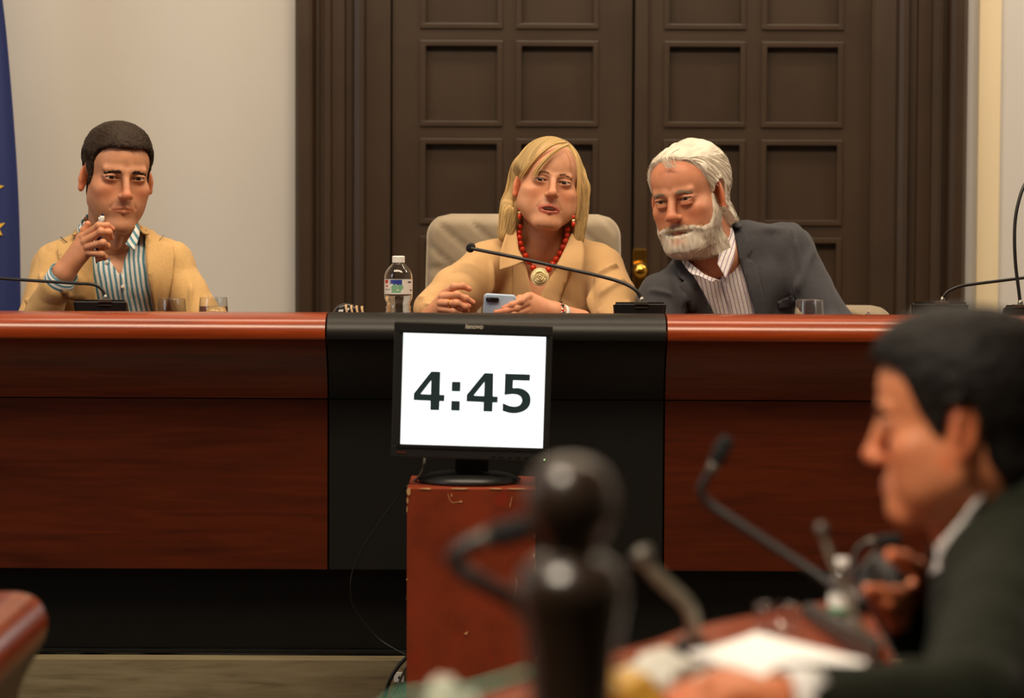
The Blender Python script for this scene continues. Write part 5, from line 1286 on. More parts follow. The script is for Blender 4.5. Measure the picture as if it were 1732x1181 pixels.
# ------------------------------------------------------------------ chairs
def upholstery():
    m, b = principled('quilted_beige_cloth', lin(158, 142, 118), 0.8); t = NT(m)
    f = t.noise(t.coord(), 6, 3); t.link(t.ramp(f, [(0.3, lin(146, 131, 108)), (0.7, lin(168, 152, 128))]), b.inputs['Base Color'])
    t.bump(t.noise(t.coord(), 600, 2), 0.25, 0.0006); b.inputs['Sheen Weight'].default_value = 0.2; return m
M['quilt'] = upholstery()
def chair(label, c, top, width, height=0.62, rz=0.0, seat=0.455, base=None):
    """upholstered tub chair; c = (x, y) of the backrest front, top = height of the backrest top"""
    base = DZ if base is None else base
    ch = thing('upholstered_chair', label, 'chair', (c[0], c[1]-0.22, base))
    nu, nv = 80, 70; wd, th = width/2, 0.075; bot = base+seat-0.02; H = top-bot
    V = []; F = []
    R = 0.055
    def shape(u, v):                                          # rounded top corners, slightly wider below
        z = bot+H*v; k = wd*(1.0-0.045*v); e = max(0, z-(top-R)); 
        lim = k-R+math.sqrt(max(R*R-e*e, 0)) if e > 0 else k
        return lim*u, z
    for side in (0, 1):
        for j in range(nv):
            for i in range(nu):
                u = -1+2*i/(nu-1); v = j/(nv-1); x, z = shape(u, v)
                edge = min(1, (1-abs(u))*wd/0.03, (1-v)*H/0.03); puff = math.sqrt(max(0, 1-(1-edge)**2))
                y = 0.0
                if side == 0:
                    zz = z-(top-0.135); a = (x*0.9+abs(zz)*1.0)/0.075; q = abs(a-round(a)); s2 = min(1, q*0.075/0.016)
                    s3 = min(1, abs(zz)/0.016); crease = min(s2, s3); y = -th/2*puff-0.010*math.sqrt(crease)*puff+0.02*(x/wd)**2*-1
                else: y = th/2*puff-0.02*(x/wd)**2
                V.append((x, y, z))
    o = nu*nv
    for j in range(nv-1):
        for i in range(nu-1):
            a = j*nu+i; F.append((a, a+1, a+nu+1, a+nu)); F.append((o+a, o+a+nu, o+a+nu+1, o+a+1))
    rim = list(range(nu))+[j*nu+nu-1 for j in range(1, nv)]+[(nv-1)*nu+i for i in range(nu-2, -1, -1)]+[j*nu for j in range(nv-2, 0, -1)]
    for k in range(len(rim)): a, b_ = rim[k], rim[(k+1) % len(rim)]; F.append((b_, a, o+a, o+b_))
    Rm = Matrix.Rotation(rz, 3, 'Z'); piv = Vector((c[0], c[1], 0))
    T = lambda W: np.array([tuple(piv+Rm @ Vector(p)) for p in W])
    obj('backrest', T(V), F, M['quilt'], ch)
    sx = wd*0.98
    q = MB().box((-sx, -0.50, base+seat-0.085), (sx, 0.0, base+seat), 0.03); obj('seat', T(q.v), q.f, M['quilt'], ch)
    for (x, y) in ((-sx+0.04, -0.46), (sx-0.04, -0.46), (-sx+0.04, -0.03), (sx-0.04, -0.03)):
        q = MB().tube([(x, y, base+seat-0.08), (x*1.03, y, base)], [0.017, 0.011], 12); obj('leg', T(q.v), q.f, M['black'], ch)
    return ch
wx0, wx1 = P(715, 440, 7.42)[0], P(1056, 440, 7.42)[0]
chair('beige quilted high-backed chair behind the blonde woman', ((wx0+wx1)/2, 7.42), P(880, 362, 7.42)[2], wx1-wx0)
chair('beige chair with rounded low back behind the grey-suited man', (P(1352, 520, 7.44)[0], 7.44), P(1440, 516, 7.44)[2], 0.485)
chair('beige low-backed chair hidden behind the man in tan linen jacket', (P(195, 500, 7.44)[0], 7.44), P(195, 512, 7.44)[2], 0.40)

# ------------------------------------------------------------------ microphones of the council desk
M['mic'] = varied('microphone_black', lin(30, 29, 28), 0.45, 0.1, 60)
def mic_unit(label, x0, x1, ytop, Y, neck, end, skew=0.0, r=0.0042, cap=None, group='conference microphones on the council desk', zsurf=None, flip=1):
    zs = SZ if zsurf is None else zsurf
    a, b = P(x0, ytop, Y), P(x1, ytop, Y); zt = a[2]; wx = (b[0]-a[0])
    t = thing('desk_microphone', label, 'microphone', ((a[0]+b[0])/2, Y+0.06, zs), group)
    bm = bmesh.new(); h = zt-zs; k = skew
    pr = [(0, Y, h), (0, Y+0.03, h*0.98), (0, Y+0.15, 0.018), (0, Y+0.15, 0.0), (0, Y+0.012, 0.0)]
    vs = [[bm.verts.new((xx+s*0.010*(1-z/h)*-1+k*(1-z/h), y, zs+z)) for (_q, y, z) in pr] for xx, s in ((a[0], -1), (b[0], 1))]
    n = len(pr)
    for i in range(n): bm.faces.new((vs[0][i], vs[0][(i+1) % n], vs[1][(i+1) % n], vs[1][i]))
    bm.faces.new(vs[0][::-1]); bm.faces.new(vs[1]); bmesh.ops.recalc_face_normals(bm, faces=bm.faces)
    bmesh.ops.bevel(bm, geom=bm.edges[:], offset=0.006, segments=3, affect='EDGES'); bm.verts.index_update()
    obj('base', [v.co for v in bm.verts], [[v.index for v in f.verts] for f in bm.faces], M['black'], t, False); bm.free()
    cx = neck[0][0]
    c = P(cx, ytop, Y); MB().box((c[0]-0.0155, Y-0.002, zt-0.006), (c[0]+0.0155, Y+0.02, zt+0.001), 0.001).build('name_strip', M['steel'], t)
    c2 = P(cx, ytop+7, Y)
    for k_ in range(9): pass
    MB().box((c[0]-0.014, Y-0.0008, zt-0.0132), (c[0]+0.014, Y+0.002, zt-0.0118), 0.0003).build('maker_mark', M['steel'], t)
    path = spline([P(*q) for q in neck], 50)
    MB().tube(path, r, 10).build('gooseneck', M['mic'], t, True)
    p0 = path[0]; MB().lathe([(0, -0.004), (r*2.0, -0.003), (r*1.5, 0.008), (r*1.05, 0.014), (0, 0.014)], p0-np.array((0, 0, 0.002)), 16).build('socket', M['steel'], t, True)
    e = path[-1]; ax = np.array(end, float); ax /= np.linalg.norm(ax)
    L = 0.034; cp = MB().lathe([(0, -0.002), (0.0088, -0.002), (0.0098, 0.0), (0.0098, L*0.4), (0.0104, L*0.42), (0.0104, L*0.95), (0.008, L), (0, L)], e, 24, ax).build('capsule', M['foam'], t, True)
    MB().tube([e+ax*-0.001+np.array(Matrix.Rotation(q, 3, Vector(ax)) @ (Vector(ax).orthogonal().normalized()*0.0092)) for q in np.linspace(0, 2*math.pi, 25)], 0.0011, 6, False).build('ring', M['mic'], cp, True)
    return t
mic_unit('black desk microphone before the blonde woman, its neck bent across her chest', 1037, 1128, 511, 6.80, [(1085, 511, 6.82), (1083, 502, 6.82), (1074, 490, 6.82), (1052, 478, 6.83), (1010, 466, 6.85), (960, 455, 6.87), (870, 435, 6.91), (815, 424, 6.945), (795.5, 420, 6.955)], (0.05, 1, 0.05))
mic_unit('black desk microphone before the man in tan jacket, its neck running out of view', 122, 213, 507, 6.80, [(178, 507, 6.82), (176, 496, 6.82), (168, 486, 6.82), (155, 481, 6.82), (130, 479.5, 6.83), (60, 475, 6.85), (0, 471, 6.88), (-60, 466, 6.92)], (-0.6, 1, 0.1), 0.006, 0.0036)
mic_unit('black desk microphone with curved neck near the right end of the desk', 1542, 1640, 511, 6.80, [(1594, 511, 6.82), (1596, 502, 6.82), (1604, 493, 6.82), (1622, 485, 6.82), (1645, 481, 6.83), (1700, 474, 6.85), (1765, 466, 6.88)], (0.6, 1, 0.1), -0.004, 0.0036)
t = mic_unit('tall black gooseneck microphone bowing out of view at the right edge', 1700, 1790, 516, 6.72, [(1726, 516, 6.74), (1723, 490, 6.74), (1718, 450, 6.74), (1716, 410, 6.74), (1717, 375, 6.745), (1722, 345, 6.75), (1732, 315, 6.76), (1752, 285, 6.78)], (0.8, 1, 0.3), 0, 0.0040)

# ------------------------------------------------------------------ glasses, bottle, bits on the desk
M['water'] = glass_mat('water', (0.98, 0.99, 1.0), 0.0, 1.33)
def tumbler(label, cx, hw, ytop, Y, group=None, zs=None, water=None, h=None, flare=1.09):
    zs = SZ if zs is None else zs
    c = P(cx, ytop, Y); R = hw*Y/FPX; h = c[2]-zs
    o = [(0.0, 0.0), (R*0.78, 0.0), (R*0.98, h*0.10), (R*flare, h*0.38), (R*flare*0.995, h*0.6), (R*1.0, h-0.0015), (R*0.985, h), (R*0.972, h-0.0010), (R*flare*0.970, h*0.6), (R*flare*0.965, h*0.38), (R*0.90, h*0.16), (R*0.70, h*0.11), (0, h*0.105)]
    t = thing('drinking_glass', label, 'glass', (c[0], Y, zs), group)
    MB().lathe(o, (c[0], Y, zs), 40).build('bowl', M['glass'], t, True)
    if water:
        MB().lathe([(0, h*0.108), (R*0.68, h*0.113), (R*0.89, h*0.163), (R*flare*0.958, h*0.38), (R*flare*0.962, h*0.55) if water > 0.55 else (R*flare*0.958, h*0.38+0.001), (R*flare*0.962-0.0008, h*water), (0, h*water)], (c[0], Y, zs), 36).build('water', M['water'], t, True)
    return t
G_ = 'stemless tumblers on the council desk'
tumbler('empty stemless tumbler beside the microphone of the man in tan jacket', 290, 23.6, 505, 6.84, G_)
tumbler('stemless tumbler half full of water, right of the empty one', 361, 23.2, 503, 6.84, G_, None, 0.78)
tumbler('empty stemless tumbler before the grey-suited man', 1369, 23.2, 507, 6.84, G_)
bY = 6.85; bc = P(674, 433, bY); kx_ = bY/FPX
bot = thing('water_bottle', 'clear plastic water bottle with white cap and printed label on the desk', 'bottle', (bc[0], bY, SZ))
zz = lambda y: P(674, y, bY)[2]-SZ
prof = [(0, 0.003), (17*kx_, 0.0), (22*kx_, 0.006), (22.5*kx_, zz(545))]+[((21.0+0.9*math.sin((y-533)*0.9))*kx_ if y > 516 else 19.4*kx_, zz(y)) for y in (540, 536, 532, 528, 524, 520, 516)]+[(20.0*kx_, zz(512)), (22.6*kx_, zz(507)), (23.6*kx_, zz(503)), (23.7*kx_, zz(470)), (23.4*kx_, zz(465)), (21.5*kx_, zz(459)), (17*kx_, zz(453)), (12.5*kx_, zz(448)), (10*kx_, zz(445)), (9.6*kx_, zz(440))]
prof = sorted(prof, key=lambda q: q[1])
inner = [(max(0, r-0.0007), z+ (0.0007 if i == 0 else 0)) for i, (r, z) in enumerate(prof)]
MB().lathe(prof+inner[::-1][:-1]+[(0, prof[0][1]+0.0012)], (bc[0], bY, SZ), 48).build('bottle_body', M['plastic'], bot, True)
MB().lathe([(0, 0.0045)]+[(max(0.001, r-0.0009), z+(0.0016 if z < 0.004 else 0)) for r, z in prof if z < zz(500)]+[(22.6*kx_, zz(500)), (0, zz(500))], (bc[0], bY, SZ), 40).build('water', M['water'], bot, True)
capm = MB(); n = 60; cz0, cz1 = zz(444.5), zz(433)
V = []; 
for z, s in ((cz0, 1.0), (cz0+0.001, 1.03), (cz1-0.002, 1.03), (cz1, 0.95)):
    for j in range(n): r = 10.2*kx_*s*(1.0+(0.025 if j % 2 else 0)*(1 if cz0 < z < cz1-0.001 else 0)); V.append((bc[0]+r*math.cos(2*math.pi*j/n), bY+r*math.sin(2*math.pi*j/n), SZ+z))
F = [(i*n+j, i*n+(j+1) % n, (i+1)*n+(j+1) % n, (i+1)*n+j) for i in range(3) for j in range(n)]+[tuple(range(n-1, -1, -1)), tuple(3*n+j for j in range(n))]
capm.add(V, F).build('cap', M['white'], bot)
MB().lathe([(10.8*kx_, zz(447)), (11.2*kx_, zz(446.4)), (10.8*kx_, zz(445.6)), (9*kx_, zz(445.6)), (9*kx_, zz(447)), (10.8*kx_, zz(447))], (bc[0], bY, SZ), 36).build('neck_ring', M['plastic'], bot, True)
nu, nv = 220, 60; R = 23.95*kx_; V = []; col = []
for j in range(nv):
    for i in range(nu):
        a = 2*math.pi*i/nu; v = j/(nv-1); V.append((bc[0]+R*math.cos(a), bY+R*math.sin(a), SZ+zz(497)+(zz(472)-zz(497))*v))
V = np.array(V); pxx = 674+(V[:, 0]-bc[0])/kx_; vv = (V[:, 2]-SZ-zz(497))/(zz(472)-zz(497)); front = V[:, 1] < bY
cx_ = (pxx-540-0)*1.0; c_ = np.tile(np.array(lin(232, 226, 216)), (len(V), 1)); nz = vnoise(V*900, 4)
def paint(mask, col_): c_[mask] = lin(*col_)
paint(front & (pxx > 660+4*nz) & (pxx < 681) & (vv > 0.72+0.10*nz-0.008*(pxx-660)) & (vv < 0.97), (52, 66, 150))
paint(front & (((pxx-668)/5.5)**2+((vv-0.42)/0.24)**2 < 1+0.3*nz) | front & (((pxx-678)/5)**2+((vv-0.45)/0.2)**2 < 1+0.3*nz) | front & (abs(pxx-671) < 8) & (vv < 0.24) & (vv > 0.10), (128, 178, 140))
paint(front & (pxx > 652) & (pxx < 657) & (vv > 0.72) & (vv < 0.95), (196, 60, 40)); paint(front & (pxx > 653.5) & (pxx < 657.5-6*(vv-0.48)) & (vv > 0.48) & (vv < 0.6), (200, 80, 60))
paint(front & (pxx > 652) & (pxx < 661) & (vv > 0.27) & (vv < 0.35) & (np.floor(pxx*1.6) % 2 == 0), (90, 80, 76))
paint(front & (pxx > 690.5) & (pxx < 696) & (vv > 0.76) & (vv < 0.85), (40, 40, 90)); paint(front & (pxx > 694) & (pxx < 697) & (vv > 0.22) & (vv < 0.3), (40, 40, 90))
F = np.array([(j*nu+i, j*nu+(i+1) % nu, (j+1)*nu+(i+1) % nu, (j+1)*nu+i) for j in range(nv-1) for i in range(nu)])
M['label'] = attr_mat('bottle_label', 0.4)
obj('label', V, F, M['label'], bot, col=c_)
# small black ribbed object left of the bottle
oy = 6.80; oc = P(590, 532, oy)
cl = thing('hair_clip', 'small black rounded clip with tan ribs lying left of the water bottle', 'hair clip', (oc[0], oy, SZ))
q = SDF(oc-np.array((0.06, 0.05, 0.085)), oc+np.array((0.06, 0.05, 0.05)), 0.0018)
q.ell((oc[0]-0.004, oy+0.012, oc[2]-0.022), (0.036, 0.026, 0.048), 0); q.ell((oc[0]-0.020, oy+0.004, oc[2]-0.022), (0.018, 0.022, 0.040), 0.01); q.d = np.maximum(q.d, SZ-q.xyz()[2]).astype(np.float32)
V, F = q.mesh(); obj('shell', V, F, principled('black_gloss', (0.012, 0.012, 0.014), 0.12)[0], cl)
M['tan'] = varied('tan_ribs', lin(190, 156, 112), 0.4, 0.1, 50)
for k in range(4):
    xa = P(585+9*k, 519+k*0.9, oy-0.018); xb = P(592+9*k, 545, oy-0.022)
    MB().tube(spline([xa+np.array((0, 0.012, 0.002)), xa, (xa+xb)/2+np.array((-0.001, -0.004, 0)), xb], 12), 0.0028, 8).build('rib', M['tan'], cl, True)
    MB().box(xa+np.array((-0.003, 0.006, -0.001)), xa+np.array((0.003, 0.013, 0.005)), 0.001).build('rib_end', M['tan'], cl)
# curled papers by the right glass
ps = thing('paper', 'white papers with a lifted edge beside the right-hand tumbler', 'paper', (P(1420, 540, 6.9)[0], 6.9, SZ))
for k in range(2):
    V = []; n = 16
    for j in range(n):
        for i in range(n):
            u, v = i/(n-1), j/(n-1); x = P(1395+k*3, 540, 6.85)[0]+0.12*u; y = 6.72+0.24*v; V.append((x, y, SZ+0.002+0.002*k+(0.066+0.004*k)*(max(0, 1-abs(u-0.62-0.05*k)*1.9))*max(0, 1-v*1.4)**1.5))
    F = [(j*n+i, j*n+i+1, (j+1)*n+i+1, (j+1)*n+i) for j in range(n-1) for i in range(n-1)]
    w_, f_ = thicken(np.array(V), F, np.tile((0, 0, 0.0006), (len(V), 1))); obj('sheet', w_, f_, M['paper'], ps)
# ------------------------------------------------------------------ nearer tables and what stands on them (out of focus)
def Q(px, py, z):
    """point of the horizontal plane at height z"""
    d = CAMR @ Vector(((px-866.0)/FPX, -(py-590.5)/FPX, -1.0)); t = (z-CAMZ)/d.z
    return np.array((d.x*t, d.y*t, z))
TZ = 0.75
edge = [Q(a, b, TZ)[:2] for a, b in ((1420, 1013), (1390, 1018), (1330, 1029), (1270, 1041), (1200, 1055), (1150, 1069), (1105, 1087))]
poly = [(0.44, 3.74)]+[tuple(p) for p in edge]+[(0.085, 3.22), (0.02, 3.06), (-0.10, 2.86), (-0.26, 2.70), (-0.42, 2.58), (-0.44, 2.40), (-0.2, 2.36), (0.10, 2.42), (0.30, 2.52), (0.385, 2.68), (0.40, 2.95)]
V, F = cdt(poly, step=0.25)
tb = thing('delegate_table', 'cherry wood delegate table with curved edge before the man in olive jacket', 'table', (0.6, 3.1, 0))
W = np.stack([V[:, 0], V[:, 1], np.full(len(V), TZ)], 1); W, F2 = thicken(W, F, np.tile((0, 0, -0.035), (len(W), 1)))
fix_normals(obj('table_top', W, F2, M['cherry'], tb, False))
inn = [np.array(p)*0.86+np.array((0.55, 3.05))*0.14 for p in poly]
n = len(inn); fix_normals(obj('skirt', [(p[0], p[1], z) for z in (0.0, TZ-0.034) for p in inn], [(i, (i+1) % n, n+(i+1) % n, n+i) for i in range(n)]+[tuple(range(n)), tuple(range(2*n-1, n-1, -1))], M['plinth'], tb, False))

# near desk end at the lower left
LY = 4.4
pr = spline([P(a, b, LY)[[0, 2]] for a, b in ((-60, 1001), (0, 1001), (40, 1003), (66, 1016), (79, 1042), (80, 1062), (75, 1082))], 30)
pr2 = spline([P(a, b, LY)[[0, 2]] for a, b in ((75, 1083), (62, 1108), (46, 1135), (34, 1165), (28, 1200), (26, 1240))], 24)
side = thing('side_desk', 'rounded end of a cherry wood side desk at the lower left', 'desk', (float(pr[0][0]), 3.4, 0))
def sweep(pf, xin, nm, mt):
    pf = [tuple(p) for p in pf]; n0 = len(pf); loop = pf+[(xin, pf[-1][1]), (xin, pf[0][1])]; n = len(loop)
    V = [(x, y, z) for y in (LY, 2.3) for x, z in loop]
    F = [(i, (i+1) % n, n+(i+1) % n, n+i) for i in range(n)]+[tuple(range(n)), tuple(range(2*n-1, n-1, -1))]
    return fix_normals(obj(nm, V, F, mt, side, False))
sweep(pr, -1.35, 'top_rail', M['cherry']); sweep(pr2, -1.33, 'cove_panel', varied('brown_panel', lin(92, 74, 52), 0.5, 0.1, 8))
MB().box((-1.3, 2.35, 0), (pr2[-1][0]-0.004, LY-0.01, pr2[-1][1]+0.001)).build('panel', M['plinth'], side)

# turned post right before the camera
FY_ = 2.30; fx = 965; zf = lambda y: P(fx, y, FY_)[2]; kf = FY_/FPX
m, b = principled('dark_polished_walnut', lin(50, 36, 25), 0.33); b.inputs['Coat Weight'].default_value = 0.5; M['walnut'] = m
post = thing('turned_post', 'dark turned wooden post with a round finial standing close to the camera', 'post', (P(fx, 900, FY_)[0], FY_, 0))
cp = P(fx, 900, FY_)
prf = spline([(0, zf(772)), (28*kf, zf(776)), (56*kf, zf(792)), (74*kf, zf(822)), (78*kf, zf(850)), (72*kf, zf(880)), (58*kf, zf(905)), (48*kf, zf(928)), (50*kf, zf(942))], 40)
MB().lathe([(max(0, r), z) for r, z in prf[::-1]], (cp[0], FY_, 0), 40).build('finial', M['walnut'], post, True)
prf = spline([(48*kf, zf(936)), (70*kf, zf(950)), (90*kf, zf(975)), (95*kf, zf(1003)), (88*kf, zf(1040)), (80*kf, zf(1090)), (74*kf, zf(1150)), (72*kf, zf(1220)), (76*kf, zf(1300)), (70*kf, 0.55), (60*kf, 0.5), (66*kf, 0.44), (66*kf, 0.06)], 60)
MB().lathe([(r, z) for r, z in prf[::-1]]+[(0, zf(934))], (cp[0]+0.001, FY_, 0), 40).build('shaft', M['walnut'], post, True)
MB().lathe([(0, 0), (0.11, 0), (0.11, 0.02), (0.08, 0.05), (0.04, 0.065), (0, 0.065)], (cp[0], FY_, 0), 40).build('foot', M['walnut'], post, True)

# goosenecks and what lies on the table
def goose(label, neck, rad, mt, cap=None, caprad=0.009, tip=None, foot=0.02):
    path = spline([P(*q) if q[2] > 0 else Q(q[0], q[1], TZ) for q in neck], 60)
    t = thing('gooseneck_microphone', label, 'microphone', path[0])
    path[0][2] = min(path[0][2], path[0][2])
    MB().tube(path, rad, 10).build('gooseneck', mt, t, True)
    b0 = path[0]
    MB().lathe([(0, 0), (foot, 0), (foot*0.95, b0[2]-TZ+0.006 if b0[2]-TZ > 0.004 else 0.012), (rad*1.1, b0[2]-TZ+0.016 if b0[2]-TZ > 0.004 else 0.022), (0, b0[2]-TZ+0.016 if b0[2]-TZ > 0.004 else 0.022)], (b0[0], b0[1], TZ), 24).build('base', M['black'], t, True)
    if cap:
        a, b_ = P(*cap[0]), P(*cap[1]); ax = b_-a; L = np.linalg.norm(ax)
        MB().lathe([(0, -0.002), (caprad*0.7, -0.001), (caprad, 0.006), (caprad, L-0.004), (caprad*0.6, L), (0, L)], a, 20, ax).build('capsule', M['foam'], t, True)
        MB().lathe([(0, -0.014), (caprad*0.62, -0.013), (caprad*0.75, 0.001), (0, 0.001)], a, 16, ax).build('collar', M['dull_steel'], t, True)
    if tip: MB().lathe([(0, -0.01), (rad*1.5, -0.008), (rad*1.6, 0.006), (0, 0.01)], path[-1], 16, path[-1]-path[-3]).build('tip', M['dull_steel'], t, True)
    return t
M['dull_steel'] = principled('dull_steel', lin(104, 100, 92), 0.5, 0.6)[0]
M['grey_rubber'] = principled('grey_rubber', lin(120, 114, 98), 0.5)[0]
goose('blurred gooseneck microphone bent up before the right wood panel', [(1448, 1040, 3.58), (1430, 1010, 3.60), (1385, 975, 3.62), (1320, 932, 3.64), (1240, 880, 3.66), (1200, 852, 3.67), (1186, 833, 3.67), (1192, 812, 3.67), (1208, 786, 3.67)], 0.0050, M['mic'], ((1209, 784, 3.67), (1232, 739, 3.67)), 0.0098)
goose('pale grey gooseneck stub rising beside the turned post', [(1170, 1098, 3.12), (1172, 1070, 3.08), (1171, 1042, 3.05), (1160, 1020, 3.03), (1130, 992, 3.02), (1102, 965, 3.01), (1086, 940, 3.01)], 0.0072, M['grey_rubber'], None, 0, True)
goose('dark gooseneck microphone whose head bends behind the turned post', [(935, 1150, 2.78), (915, 1075, 2.75), (870, 1020, 2.72), (812, 985, 2.70), (775, 960, 2.70), (772, 938, 2.70), (800, 920, 2.70), (825, 911, 2.70)], 0.0085, M['mic'], ((828, 910, 2.70), (915, 886, 2.70)), 0.0125)
goose('small microphone with level black head above the phone of the man in olive jacket', [(1440, 1016, 3.64), (1441, 975, 3.66), (1444, 945, 3.68), (1452, 928, 3.69), (1462, 920, 3.70), (1474, 918, 3.70)], 0.0030, M['mic'], ((1482, 916, 3.70), (1524, 912, 3.70)), 0.0075)
# conference unit with thin upright stalk
uc = Q(1415, 1085, TZ)
un = thing('desk_microphone', 'wedge shaped black microphone unit with thin upright stalk on the delegate table', 'microphone', uc)
bm = bmesh.new(); p4 = [P(1352, 1032, 3.52), P(1483, 1092, 3.12), P(1478, 1108, 3.10), P(1352, 1078, 3.44)]
top = [P(1352, 1024, 3.54), P(1372, 1016, 3.58), P(1492, 1078, 3.18), P(1480, 1092, 3.12)]
lowf = [np.array((p[0], p[1], TZ)) for p in top]
vsb = [bm.verts.new(p) for p in top+lowf]
for f in ((3, 2, 1, 0), (4, 5, 6, 7), (0, 1, 5, 4), (1, 2, 6, 5), (2, 3, 7, 6), (3, 0, 4, 7)): bm.faces.new([vsb[i] for i in f])
bmesh.ops.recalc_face_normals(bm, faces=bm.faces); bmesh.ops.bevel(bm, geom=bm.edges[:], offset=0.004, segments=2, affect='EDGES'); bm.verts.index_update()
obj('base', [v.co for v in bm.verts], [[v.index for v in f.verts] for f in bm.faces], M['black'], un, False); bm.free()
MB().tube(spline([P(1462, 1078, 3.22), P(1445, 1040, 3.22), P(1428, 1000, 3.22), P(1408, 950, 3.22), P(1391, 902, 3.22)], 30), [0.0042]*15+[0.0036]*15, 10).build('gooseneck', M['grey_rubber'], un, True)
MB().lathe([(0, -0.006), (0.0055, -0.005), (0.0062, 0.008), (0, 0.011)], P(1391, 900, 3.22), 16, (-0.3, 0, 1)).build('tip', M['dull_steel'], un, True)
tumbler('clear tumbler standing behind the white papers on the delegate table', 1313, 37, 1024, 3.42, 'tumblers on the delegate table', TZ, None, None, 1.0)
tumbler('clear tumbler behind the water bottle under the olive-jacketed man\'s phone', 1462, 27, 992, 3.62, 'tumblers on the delegate table', TZ, None, None, 1.0)
# small water bottle
c = Q(1424, 1052, TZ); c[1] = 3.50; c[0] = P(1424, 1020, 3.50)[0]
wb = thing('water_bottle', 'small clear bottle with white label beside the wedge microphone unit', 'bottle', c)
KB = 0.74
KS = lambda q: [(r*KB, z*KB) for r, z in q]
pf = [(0, 0.002), (0.018, 0.0), (0.021, 0.005), (0.021, 0.055), (0.019, 0.068), (0.012, 0.082), (0.009, 0.086), (0.009, 0.092)]
MB().lathe(KS(pf+[(0.008, 0.092), (0.008, 0.086), (0.011, 0.081), (0.0182, 0.067), (0.0202, 0.055), (0.0202, 0.006), (0, 0.004)]), c, 32).build('bottle_body', M['plastic'], wb, True)
MB().lathe(KS([(0.0214, 0.015), (0.0216, 0.016), (0.0216, 0.044), (0.0214, 0.045), (0.0211, 0.045), (0.0211, 0.015), (0.0214, 0.015)]), c, 32).build('label', M['white'], wb, True)
MB().lathe(KS([(0.0218, 0.016), (0.0219, 0.0165), (0.0219, 0.0235), (0.0218, 0.024), (0.0215, 0.024), (0.0215, 0.016), (0.0218, 0.016)]), c, 32).build('green_band', principled('green_print', lin(50, 140, 90), 0.5)[0], wb, True)
MB().lathe(KS([(0, 0.089), (0.0100, 0.089), (0.0104, 0.090), (0.0104, 0.101), (0, 0.102)]), c, 24).build('cap', M['white'], wb, True)
# black folder with white papers on it
fz = TZ+0.030
qd = [(1168, 1104), (1278, 1074), (1468, 1124), (1332, 1164)]
fo = thing('folder', 'black folder lying under the white papers on the delegate table', 'folder', Q(1310, 1118, TZ))
def quad_slab(nm, px, z0, z1, mt, par, grow=1.0, bend=0.0, **k):
    cc = np.mean([Q(a, b, z1) for a, b in px], axis=0); A = [cc+(Q(a, b, z1)-cc)*grow for a, b in px]; n = 10; V = []
    for j in range(n):
        for i in range(n):
            u, v = i/(n-1), j/(n-1); p = (A[0]*(1-u)+A[1]*u)*(1-v)+(A[3]*(1-u)+A[2]*u)*v; V.append(p+np.array((0, 0, bend*(u-0.5)**2)))
    F = [(j*n+i, (j+1)*n+i, (j+1)*n+i+1, j*n+i+1) for j in range(n-1) for i in range(n-1)]
    w_, f_ = thicken(np.array(V), F, np.tile((0, 0, z0-z1), (n*n, 1))); return fix_normals(obj(nm, w_, f_, mt, par, False, **k))
quad_slab('cover', qd, TZ+0.002, fz-0.002, M['black'], fo, 0.94)
quad_slab('paper_stack', qd, fz, fz+0.006, M['paper'], None, 1.0, 0.012, label='stack of bright white paper sheets on the black folder before the man', cat='paper')
# crumpled clear bag, yellow packet, teal ribbon, white tissue
def crumple(nm, c, r, mt, label, cat, seed, amp=0.35):
    s_ = MB().lathe([(math.cos(a), math.sin(a)) for a in np.linspace(-math.pi/2, math.pi/2, 24)], (0, 0, 0), 40)
    V = np.array(s_.v); V = V*(1+amp*vnoise(V*2.6+9, seed)+0.12*vnoise(V*7+9, seed+1))[:, None]*np.array(r); V[:, 2] = np.maximum(V[:, 2], -r[2]*0.75)
    c = np.array(c); c[2] = TZ+r[2]*0.75+0.001; return obj(nm, V+c, s_.f, mt, None, True, label=label, cat=cat)
crumple('plastic_bag', P(1128, 1125, 2.95), (0.056, 0.045, 0.026), varied('milky_plastic', lin(196, 192, 180), 0.3, 0.08, 14), 'crumpled milky plastic bag between the turned post and the papers', 'bag', 3)
crumple('snack_packet', P(1048, 1140, 2.80), (0.040, 0.03, 0.030), varied('yellow_foil', lin(196, 150, 60), 0.35, 0.12, 14), 'small yellow packet lying just right of the turned post', 'packet', 6)
crumple('tissue', P(762, 1190, 2.62), (0.027, 0.025, 0.043), varied('white_tissue', lin(214, 208, 190), 0.8, 0.05, 14), 'crumpled white tissue left of the turned post', 'tissue', 9, 0.22)
MB().tube(spline([P(640, 1205, 2.50), P(680, 1178, 2.50), (P(745, 1172, 2.50)), P(800, 1166, 2.50), P(850, 1152, 2.50), P(900, 1136, 2.52)], 30), 0.0028, 8).build('cord', principled('teal_cord', lin(110, 190, 160), 0.5)[0], None, True, label='thin teal cord looping before the white tissue', cat='cord')

P0 = P
